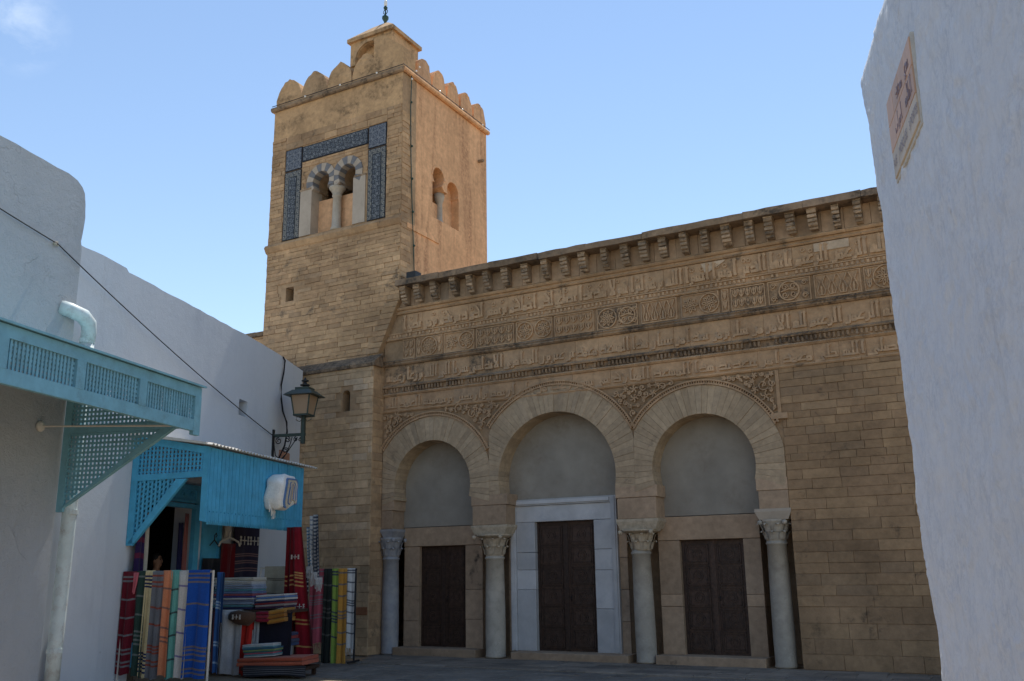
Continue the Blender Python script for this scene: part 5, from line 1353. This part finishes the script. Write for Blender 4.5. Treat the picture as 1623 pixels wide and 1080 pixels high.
def rail(name, label, T, a0, a1, z, col_m, posts, h):
    t = thing(name, T((a0 + a1) / 2, 0, 0), label, 'display rail')
    q = MB(T); q.tube([(a0, .03, z), (a1, .03, z)], .016, 8); q.build('rail', col_m, t)
    for a in posts:
        q = MB(T); q.tube([(a, .03, z + .02), (a, .03, 0)], .018, 8); q.build('post', col_m, t)
        q = MB(T); q.tube([(a, -.25, .02), (a, .28, .02)], .018, 6); q.build('foot', col_m, t)
    return t
T1 = lambda a, bb, c: LF(-5.82 + bb, a, c)
rail('display_rail', 'white display rail with eight striped blankets left of shop door', T1, .02, 1.55, 1.66, M['roof_white'], (.04, 1.54), 1.66)
G1 = 'blankets on the rail by the shop door'
mk = [(.02, .27, banded((.13, .012, .022), GY, (.05, .09, .27, .45, .62, .76, .80, .88, .92)), 'maroon blanket with thin grey bands, nearest the wall on left rail'),
      (.26, .45, banded((.028, .055, .045), (.14, .16, .15), (.05, .24, .42, .58, .62, .66, .70, .80)), 'dark green blanket with pale grey bands on left rail'),
      (.42, .575, banded((.52, .43, .24), NV, (.05, .085, .12, .15, .78, .81, .84, .88, .91, .95)), 'cream blanket with groups of navy bands on left rail'),
      (.545, .745, banded((.15, .155, .17), RDB, (.04, .10, .14, .34, .50, .70, .73, .76, .84, .88)), 'grey blanket with rust red bands on left rail'),
      (.72, .89, banded((.60, .22, .11), (.22, .12, .1), (.17, .36, .55, .64, .68)), 'orange blanket with dark bands on left rail'),
      (.865, 1.02, banded((.13, .36, .31), (.05, .08, .08), (.18, .40, .61, .83)), 'mint green blanket with dark bands on left rail'),
      (1.0, 1.19, banded((.54, .51, .47), (.20, .18, .32), (.14, .36, .58, .80)), 'off white blanket with lilac bands on left rail'),
      (1.165, 1.52, banded((.014, .075, .34), (.15, .13, .14), (.03, .07, .11, .32, .52, .72, .75, .79, .84, .92, .96)), 'royal blue blanket with grey bands at street end of left rail')]
for i, (a0, a1, st, lb_) in enumerate(mk):
    drape('blanket', lb_, 'blanket', T1, a0, a1, 1.675 + .004 * (i % 3), .12 + uni(0, .08), st, b0=-.004 * i, amp=.016, group=G1, back=.7)
drape('blanket', 'narrow dark blue checked blanket end behind white pole of left rail', 'blanket', T1, 1.56, 1.66, 1.64, .2, banded((.02, .07, .2), (.2, .3, .4), (.3, .33, .36, .7, .73, .9)), b0=.1, amp=.02, group=G1)
drape('cloth_strip', 'small pink cloth tucked between maroon and green blankets', 'cloth', T1, .225, .31, 1.665, 1.36, [(1, (.50, .12, .14))], b0=-.03, amp=.006, a0b=.235, a1b=.265, over=False)

T2 = lambda a, bb, c: LF(-1.8 + bb, a, c)
rail('display_rail', 'display rail with coloured blankets standing in front of minaret foot', T2, 1.03, 2.16, 1.675, M['iron_black'], (1.05, 2.14), 1.67)
G2 = 'blankets on the rail before the minaret'
mk = [(1.22, 1.515, banded((.46, .10, .13), (.28, .2, .22), (.03, .10, .2, .36, .42, .45, .48, .62, .66, .80)), 'rose pink blanket with grey bands and fringe on right rail', 9),
      (1.505, 1.68, banded((.026, .030, .026), (.10, .10, .09), (.17, .33, .42, .46, .52, .70)), 'blackish green blanket on right rail', 0),
      (1.67, 1.81, banded((.25, .36, .07), (.07, .08, .1), (.03, .06, .18, .33, .46, .50, .53, .56, .72)), 'lime green blanket with dark bands on right rail', 0),
      (1.80, 1.985, banded((.50, .25, .05), (.18, .15, .13), (.04, .16, .28, .44, .48, .51, .66, .78)), 'ochre orange blanket with grey bands on right rail', 0),
      (1.975, 2.145, banded((.55, .55, .53), (.12, .13, .15), (.02, .05, .17, .29, .40, .43, .46, .55, .69, .81)), 'white blanket with dark grey bands at outer end of right rail', 8)]
for i, (a0, a1, st, lb_, fg) in enumerate(mk):
    drape('blanket', lb_, 'blanket', T2, a0, a1, 1.69, (.34 if fg else .02) - .02 * i, st, b0=-.004 * i, amp=.013, group=G2, fringe=fg, back=.6)
drape('blanket', 'navy and white banded blanket half hidden beside red rug', 'blanket', T2, 1.08, 1.26, 1.62, .25, banded((.02, .025, .045), (.5, .5, .5), [.05 + .06 * k for k in range(15)], .02), b0=-.16, amp=.01, over=False)
# tasselled towels at the far end of the valance
T3 = lambda a, bb, c: LF(-2.42 + bb, a, c)
def stripes_v(cols, n): return [((k + 1) / n, cols[k % len(cols)]) for k in range(n)]
for a0, a1, zt, zb, cl, lb_ in ((1.40, 1.47, 2.45, 1.72, ((.05, .16, .27), (.5, .5, .48), (.5, .5, .48)), 'blue and white tasselled towel hanging next to red rug'),
                               (1.46, 1.53, 2.66, 1.62, ((.48, .47, .44), (.48, .47, .44), (.22, .24, .28)), 'cream tasselled towel hanging at end of blue valance'),
                               (1.53, 1.63, 2.68, 1.52, ((.36, .355, .34), (.06, .07, .10)), 'navy and white pinstriped towel with long white tassels')):
    drape('towel', lb_, 'towel', T3, a0, a1, zt, zb, stripes_v(cl, 36), b0=-.04 * (a0 - 1.4), amp=.02, freq=4, over=False, a1b=a1 + .08, a0b=a0 + .06, fringe=0, group='tasselled towels at the end of the valance')
for a0, z0 in ((1.47, 1.72), (1.56, 1.62), (1.66, 1.52)):
    q = MB(T3)
    for k in range(12):
        a = a0 + .011 * k - .02; q.tube([(a, -.03, z0 + .02), (a + uni(-.01, .01), -.05 + uni(-.02, .02), z0 - .1), (a + uni(-.02, .02), -.04, z0 - uni(.17, .24))], .008, 4)
    tg = q.build('tassel', cloth((.55, .53, .50))); tag(tg, {1.47: 'white tassels of blue and white towel', 1.56: 'white tassels of cream towel', 1.66: 'long white tassels of pinstriped towel'}[a0], 'tassel', 'tassels below the towels')
# red rug in two folds
T4 = lambda a, bb, c: LF(-3.2 + bb, a, c)
RD, YL = (.20, .010, .018), (.40, .22, .08)
def cross(T, cx, cz, b_, s_, parent, n=3):
    q = MB(T)
    q.ribbon([(cx - s_, cz), (cx + s_, cz)], s_ * .3, b_, b_ + .006); q.ribbon([(cx, cz - s_), (cx, cz + s_)], s_ * .3, b_, b_ + .006)
    for sx in (-1, 1):
        for k in (-1, 0, 1): q.ribbon([(cx + sx * (s_ * 1.6), cz + k * s_ * .8), (cx + sx * s_ * 2.1, cz + k * s_ * .8)], s_ * .5, b_, b_ + .006)
        q.ribbon([(cx + sx * s_ * 1.8, cz - s_), (cx + sx * s_ * 1.8, cz + s_)], s_ * .3, b_, b_ + .006)
    return q.build('woven_motif', cloth((.55, .5, .44)), parent)
ru = drape('rug', 'deep red rug with yellow bands and white crosses hanging at end of stall', 'rug', T4, 1.52, 1.70, 2.42, .22, banded(RD, YL, (.36, .38, .40, .43, .46, .72, .75, .92), .012), b0=-.05, a0b=1.62, a1b=2.02, amp=.03, freq=7, over=False)
cross(T4, 1.635, 1.90, -.115, .035, ru); cross(T4, 1.76, 1.06, -.125, .042, ru)
drape('rug', 'darker inner fold of red rug hanging left of the crosses', 'rug', T4, 1.40, 1.53, 2.42, .5, banded((.14, .008, .012), YL, (.44, .48, .52, .80, .83), .014), b0=0, a0b=1.40, a1b=1.66, amp=.03, freq=6, over=False)
# things hung on the wall round the door
TW = lambda a, bb, c: LF(a, .06 - bb, c)
nr = drape('rug', 'navy rug with white geometric motif and dull pink bands on white wall', 'rug', TW, -2.70, -1.76, 2.62, 1.55, banded((.022, .016, .04), (.20, .11, .10), (.60, .635, .72, .755, .85, .89), .02), b0=-.02, amp=.008, over=False)
cross(TW, -2.36, 2.24, -.05, .075, nr); cross(TW, -1.98, 2.24, -.05, .075, nr)
TV = lambda a, bb, c: LF(a, .14 - bb, c)
drape('garment', 'dark red woven garment on white hanger beside navy rug', 'garment', TV, -3.22, -2.74, 2.17, 1.45, [(1, (.13, .008, .012))], b0=0, amp=.02, over=False)
q = MB(TV); q.tube([(-3.36, -.02, 2.12), (-3.3, -.02, 2.19), (-3.0, -.02, 2.28), (-2.68, -.02, 2.2), (-2.62, -.02, 2.13)], .018, 6); q.tube([(-3.0, -.02, 2.28), (-3.0, -.02, 2.36), (-2.95, -.02, 2.4)], .01, 5)
tag(q.build('clothes_hanger', M['roof_white']), 'white clothes hanger holding dark red garment', 'hanger')
drape('cloth_strip', 'off white cloth hanging above white clothes hanger', 'cloth', TV, -3.12, -2.84, 2.62, 2.26, [(1, (.52, .48, .42))], b0=.03, amp=.012, over=False)
q = MB(TV); q.tube([(-3.62, 0, 2.12), (-3.48, 0, 2.22), (-3.3, 0, 2.1)], .012, 5); q.tube([(-3.48, 0, 2.22), (-3.48, 0, 2.3), (-3.43, 0, 2.34), (-3.4, 0, 2.3), (-3.43, 0, 2.27)], .011, 5)
tag(q.build('clothes_hanger', M['iron_black']), 'black hook shaped hanger on blue door panel', 'hanger')
drape('garment', 'black fringed garment hanging low on blue door panel', 'garment', TV, -3.78, -3.24, 1.90, 1.3, [(1, (.012, .012, .016))], b0=.01, amp=.015, over=False, fringe=8)
drape('garment', 'navy and purple dotted cloth hanging at left door jamb', 'garment', TV, -5.72, -5.52, 2.32, 1.5, banded((.03, .018, .07), (.12, .02, .05), (.2, .5), .1), b0=0, amp=.02, over=False)
drape('cloth_strip', 'cream cloth strip hanging at left door jamb', 'cloth', TV, -5.53, -5.42, 2.60, 1.5, [(1, (.50, .46, .38))], b0=.01, amp=.01, over=False)
TI = lambda a, bb, c: LF(a, -.08 - bb, c)
drape('cloth_strip', 'dusty pink cloth hanging at right door jamb', 'cloth', TI, -4.08, -3.99, 2.66, 1.4, [(1, (.30, .11, .10))], b0=0, amp=.012, over=False)
drape('cloth_strip', 'dark navy cloth hanging just inside right door jamb', 'cloth', TI, -4.18, -4.07, 2.5, 1.4, [(1, (.02, .02, .07))], b0=.05, amp=.012, over=False)

# table and stacks of folded cloth
T5 = lambda a, bb, c: LF(-3.95 + bb, a, c)
TB_ = thing('table', T5(.95, .35, 0), 'draped wooden table carrying stacks of folded cloth', 'table')
q = MB(T5); q.box(.40, 1.9, .0, .7, .98, 1.03); q.build('tabletop', M['wood'], TB_)
for a, bb in ((.44, .14), (.44, .66), (1.30, .66), (1.30, .14)):
    q = MB(T5); q.box(a - .025, a + .025, bb - .025, bb + .025, 0, .98); q.build('leg', M['wood'], TB_)
def folded(label, T, a0, a1, z, h, bb0, bb1, layers, group, cat='folded cloth', name='folded_cloth', skew=0):
    cols = []; q = MB(T)
    n = len(layers); j0, j1 = uni(-.02, .02), uni(-.02, .02)
    for k, c in enumerate(layers):
        if tuple(c) not in cols: cols.append(tuple(c))
        q.cur = cols.index(tuple(c))
        z0, z1 = z + h * k / n, z + h * (k + 1) / n; m_ = (z0 + z1) / 2; r_ = (z1 - z0) / 2 * .96
        prof = [(bb0 + r_ - r_ * math.sin(t), m_ - r_ * math.cos(t)) for t in [math.pi * i / 5 for i in range(6)]]
        prof = [(b_, c_) for b_, c_ in prof] + [(bb1, z1 - .002), (bb1, z0 + .002)]
        A0, A1 = a0 + j0 + uni(-.008, .008), a1 + j1 + uni(-.008, .008)
        segs = 6; prev = None
        for s_ in range(segs + 1):
            a = A0 + (A1 - A0) * s_ / segs; e = (s_ in (0, segs)); f_ = .9 if e else 1
            ids = [q.p(a, b_ + uni(-.004, .004), m_ + (c_ - m_) * f_ + skew * (s_ / segs) + uni(-.003, .003)) for b_, c_ in prof]
            if prev:
                for i in range(len(ids)): q.face((prev[i], prev[(i + 1) % len(ids)], ids[(i + 1) % len(ids)], ids[i]))
            else: q.face(ids)
            prev = ids
        q.face(prev)
    return tag(q.build(name, [cloth(c) for c in cols], smooth=False), label, cat, group)
GS = 'folded cloths in the upper stacks'
LB, TQ = (.24, .30, .40), (.10, .25, .30)
zc = 1.035
for h, ly, lb_ in ((.085, (NV, TQ), 'teal and navy folded cloth at bottom of tall stack'), (.08, (LB, (.16, .20, .30)), 'slate blue folded cloth second in tall stack'), (.06, (WH, (.06, .05, .2)), 'white folded cloth with navy edge in middle of tall stack'), (.075, ((.30, .08, .1), (.13, .18, .32)), 'blue folded cloth with pink corner in tall stack'), (.08, (TQ, LB), 'turquoise checked folded cloth in tall stack'), (.09, (LB, (.38, .40, .42), WH), 'pale checked folded cloth below top of tall stack'), (.06, ((.46, .43, .34), (.52, .50, .44)), 'cream folded cloth on top of tall stack')):
    folded(lb_, T5, .44 + uni(0, .03), 1.20 + uni(-.03, .03), zc, h, .0 + uni(-.02, .03), .5, ly, GS); zc += h
zc = 1.035
for h, ly, lb_ in ((.07, ((.05, .025, .06), (.30, .27, .26)), 'patterned navy folded cloth under white one beside red rug'), (.06, ((.22, .03, .035), NV), 'red and navy folded cloth in short stack'), (.10, (WH, (.10, .20, .42), WH), 'white and blue folded cloth on top of short stack')):
    folded(lb_, T5, 1.24, 1.78 + uni(-.02, .02), zc, h, .02, .5, ly, GS, skew=.03); zc += h
q = MB(T5)
q.tube([(.86, -.08, .94), (1.0, -.10, .92), (1.2, -.1, .9), (1.34, -.1, .94)], [.07, .115, .12, .06], 12); tag(q.build('bolster', cloth((.10, .055, .035)), smooth=True), 'rolled brown cloth with white woven motif on table edge', 'rolled cloth')
bo = bpy.data.objects['bolster']; cross(T5, 1.05, .93, -.235, .035, bo)
folded('crimson folded cloth hanging over table edge beside brown roll', T5, 1.33, 1.56, .84, .17, -.12, .3, ((.22, .012, .03), (.28, .03, .05), (.20, .01, .03)), 'folded cloths on the table edge')
folded('mustard folded cloth hanging over table edge next to red rug', T5, 1.55, 1.84, .80, .22, -.10, .3, ((.36, .17, .03), (.30, .13, .025), (.38, .19, .04)), 'folded cloths on the table edge', skew=.05)
G3 = 'cloths hung from the table edge'
drape('blanket', 'plain white sheet hanging from table edge to ground', 'sheet', T5, .66, 1.06, 1.03, .02, [(1, (.56, .56, .57))], b0=-.06, amp=.02, over=True, back=.2, group=G3)
drape('blanket', 'dull purple cloth hanging from table edge left of white sheet', 'cloth', T5, .50, .60, 1.0, .02, [(1, (.11, .045, .06))], b0=-.05, amp=.015, back=.2, group=G3)
drape('blanket', 'blackish maroon cloth hanging beside purple one', 'cloth', T5, .60, .665, 1.0, .02, [(1, (.03, .008, .012))], b0=-.05, amp=.015, back=.2, group=G3)
drape('blanket', 'teal cloth edge hanging right of white sheet', 'cloth', T5, 1.055, 1.09, .96, .02, [(1, (.02, .13, .13))], b0=-.05, amp=.005, back=.2, group=G3)
drape('blanket', 'bright red cloth hanging from table edge', 'cloth', T5, 1.08, 1.27, .90, .02, [(1, (.45, .028, .02))], b0=-.07, amp=.02, a0b=1.06, a1b=1.2, back=.2, group=G3)
drape('blanket', 'blackish navy sheet standing in for shade under the table behind the low stack', 'cloth', T5, 1.24, 1.93, 1.0, .03, [(1, (.012, .012, .022))], b0=.02, amp=.015, over=False)  # near black sheet added to give the shade under the table
drape('blanket', 'pale grey cloth behind bright red cloth', 'cloth', T5, 1.27, 1.36, .86, .3, [(1, (.3, .31, .32))], b0=-.02, amp=.01, back=.2, group=G3)
# low stack
ST = thing('stool', T5(1.75, .1, 0), 'low bench under the lower cloth stack', 'bench')
q = MB(T5); q.box(1.25, 2.33, -.35, .3, .10, .15); q.build('seat', M['wood'], ST)
for a, bb in ((1.36, -.3), (2.25, -.3), (1.36, .25), (2.25, .25)):
    q = MB(T5); q.box(a - .03, a + .03, bb - .03, bb + .03, 0, .1); q.build('leg', M['wood'], ST)
drape('blanket', 'black and grey striped cloth draped over low bench', 'cloth', T5, 1.3, 2.4, .17, .01, banded((.025, .025, .03), (.13, .13, .14), (.2, .4, .6, .8), .08), b0=-.37, amp=.01, back=.1)
GL = 'folded cloths in the low stack'
folded('thick orange folded blanket at bottom of low stack', T5, 1.18, 2.32, .155, .13, -.34, .28, ((.42, .11, .06), (.36, .085, .045)), GL, skew=.03)
folded('dark blue folded cloth at back of low stack', T5, 1.25, 1.9, .45, .11, .05, .4, ((.025, .05, .12), (.04, .05, .09)), GL)
folded('light grey folded cloth with navy strokes above dark blue one', T5, 1.22, 1.66, .56, .10, .05, .4, ((.26, .25, .24), (.38, .37, .35)), GL)
folded('red and navy folded cloth at back of low stack', T5, 1.66, 1.86, .56, .10, .05, .4, ((.24, .03, .03), (.03, .04, .1)), GL)
zc = .29
for h, ly, lb_ in ((.045, (WH, TQ), 'white and teal folded towel at base of towel pile'), (.045, ((.40, .10, .14), (.05, .16, .17)), 'pink and teal folded towel'), (.05, ((.22, .30, .12), (.04, .12, .18)), 'green edged folded towel'), (.06, (TQ, (.42, .50, .52), WH), 'pale blue folded towel on top of towel pile')):
    folded(lb_, T5, 1.2 + uni(0, .04), 1.78 + uni(-.04, .02), zc, h, -.28 + uni(-.02, .02), .03, ly, GL, skew=.03); zc += h
BK = thing('display_board', LF(-2.2, .75, 0), 'propped display frame holding a beige striped cloth behind short stack', 'display frame')
TKb = lambda a, bb, c: LF(-2.9 + bb, a, c)
for a, a2 in ((.78, .72), (1.30, 1.52)):
    q = MB(TKb); q.tube([(a, 0, 1.72), (a2, -.1, 1.1), (a2, -.15, .02)], .014, 6); q.build('leg', M['roof_white'], BK)
q = MB(TKb); q.tube([(.75, 0, 1.72), (1.6, 0, 1.72)], .014, 6); q.build('rail', M['roof_white'], BK)
drape('blanket', 'beige cloth with brown bands on propped frame behind red rug', 'cloth', TKb, .86, 1.42, 1.74, 1.1, banded((.42, .38, .29), (.2, .17, .13), (.30, .34, .7), .03), b0=-.03, amp=.01)

# ================================================================== PERSON IN THE DOORWAY
PX, PYd, PZ = -4.05, -.62, .25
pr = thing('person', LF(PX, PYd, PZ), 'person in dark clothes looking out of shop doorway above the striped blankets', 'person')
def skin_body(name, joints, edges, radii, mat, root_i, sub=2):
    me = bpy.data.meshes.new(name)
    vs = [LF(PX + s_, PYd + d_, PZ + z_) - pr.location for s_, d_, z_ in joints]
    me.from_pydata([tuple(v) for v in vs], edges, []); me.materials.append(mat)
    o = bpy.data.objects.new(name, me); COL.objects.link(o); o.parent = pr
    sk = o.modifiers.new('skin', 'SKIN'); sk.use_smooth_shade = True
    for i, r_ in enumerate(radii): me.skin_vertices[0].data[i].radius = (r_, r_)
    me.skin_vertices[0].data[root_i].use_root = True
    sb = o.modifiers.new('sub', 'SUBSURF'); sb.levels = sub; sb.render_levels = sub
    return o
J = [(0, 0, .92), (0, 0, 1.12), (0, .01, 1.32), (0, .0, 1.42), (0, .02, 1.50), (0, .03, 1.60), (0, .02, 1.68),
     (.17, 0, 1.36), (.24, .02, 1.10), (.20, .16, .92), (.16, .22, .88), (-.17, 0, 1.36), (-.24, .02, 1.10), (-.20, .16, .92), (-.16, .22, .88),
     (.09, 0, .88), (.10, .02, .48), (.10, 0, .08), (.10, .14, .03), (-.09, 0, .88), (-.10, .02, .48), (-.10, 0, .08), (-.10, .14, .03)]
Ed = [(0, 1), (1, 2), (2, 3), (3, 4), (4, 5), (5, 6), (2, 7), (7, 8), (8, 9), (9, 10), (2, 11), (11, 12), (12, 13), (13, 14), (0, 15), (15, 16), (16, 17), (17, 18), (0, 19), (19, 20), (20, 21), (21, 22)]
Ra = [.14, .13, .14, .065, .055, .088, .08, .06, .045, .035, .035, .06, .045, .035, .035, .085, .06, .045, .04, .085, .06, .045, .04]
skin_body('body', J, Ed, Ra, M['skin'], 0)
Jc = [(0, 0, .95), (0, 0, 1.12), (0, .01, 1.31), (0, .0, 1.40), (.175, 0, 1.35), (.245, .02, 1.10), (.21, .14, .95), (-.175, 0, 1.35), (-.245, .02, 1.10), (-.21, .14, .95), (0, 0, .6), (0, 0, .22)]
skin_body('robe', Jc, [(0, 1), (1, 2), (2, 3), (2, 4), (4, 5), (5, 6), (2, 7), (7, 8), (8, 9), (0, 10), (10, 11)], [.17, .155, .165, .08, .078, .062, .05, .078, .062, .05, .2, .24], cloth((.03, .022, .022)), 0)
Tp = lambda a, bb, c: LF(PX + a, PYd + bb, PZ + c)
def feat(name, mat, fn):
    q = MB(Tp); fn(q); q.build(name, mat, pr, smooth=True)
feat('hair', M['hair'], lambda q: (q.ball((0, -.012, 1.655), .098, 14, 9, (.95, 1.0, 1.02)), q.ball((.0, -.06, 1.58), .07, 10, 7)))
feat('face', M['skin'], lambda q: (q.ball((0, .045, 1.615), .078, 14, 10, (.86, .82, 1.28)), q.ball((-.002, .115, 1.605), .017, 8, 6, (.8, 1.0, 1.7)), q.ball((0, .09, 1.545), .03, 8, 6, (1, .7, .7))))
for sx in (-1, 1):
    feat('eye', M['dark'], lambda q: q.ball((sx * .03, .103, 1.638), .0125, 8, 6, (1.3, .7, .8)))
    feat('eyebrow', M['hair'], lambda q: q.tube([(sx * .014, .109, 1.659), (sx * .03, .109, 1.665), (sx * .047, .098, 1.659)], .005, 5))
    feat('ear', M['skin'], lambda q: q.ball((sx * .078, .015, 1.61), .026, 8, 6, (.4, .8, 1.3)))
feat('mouth', plain_mat('lips', (.30, .10, .08), .5, .05, 20, 0), lambda q: q.ball((0, .104, 1.562), .022, 8, 6, (1, .4, .38)))
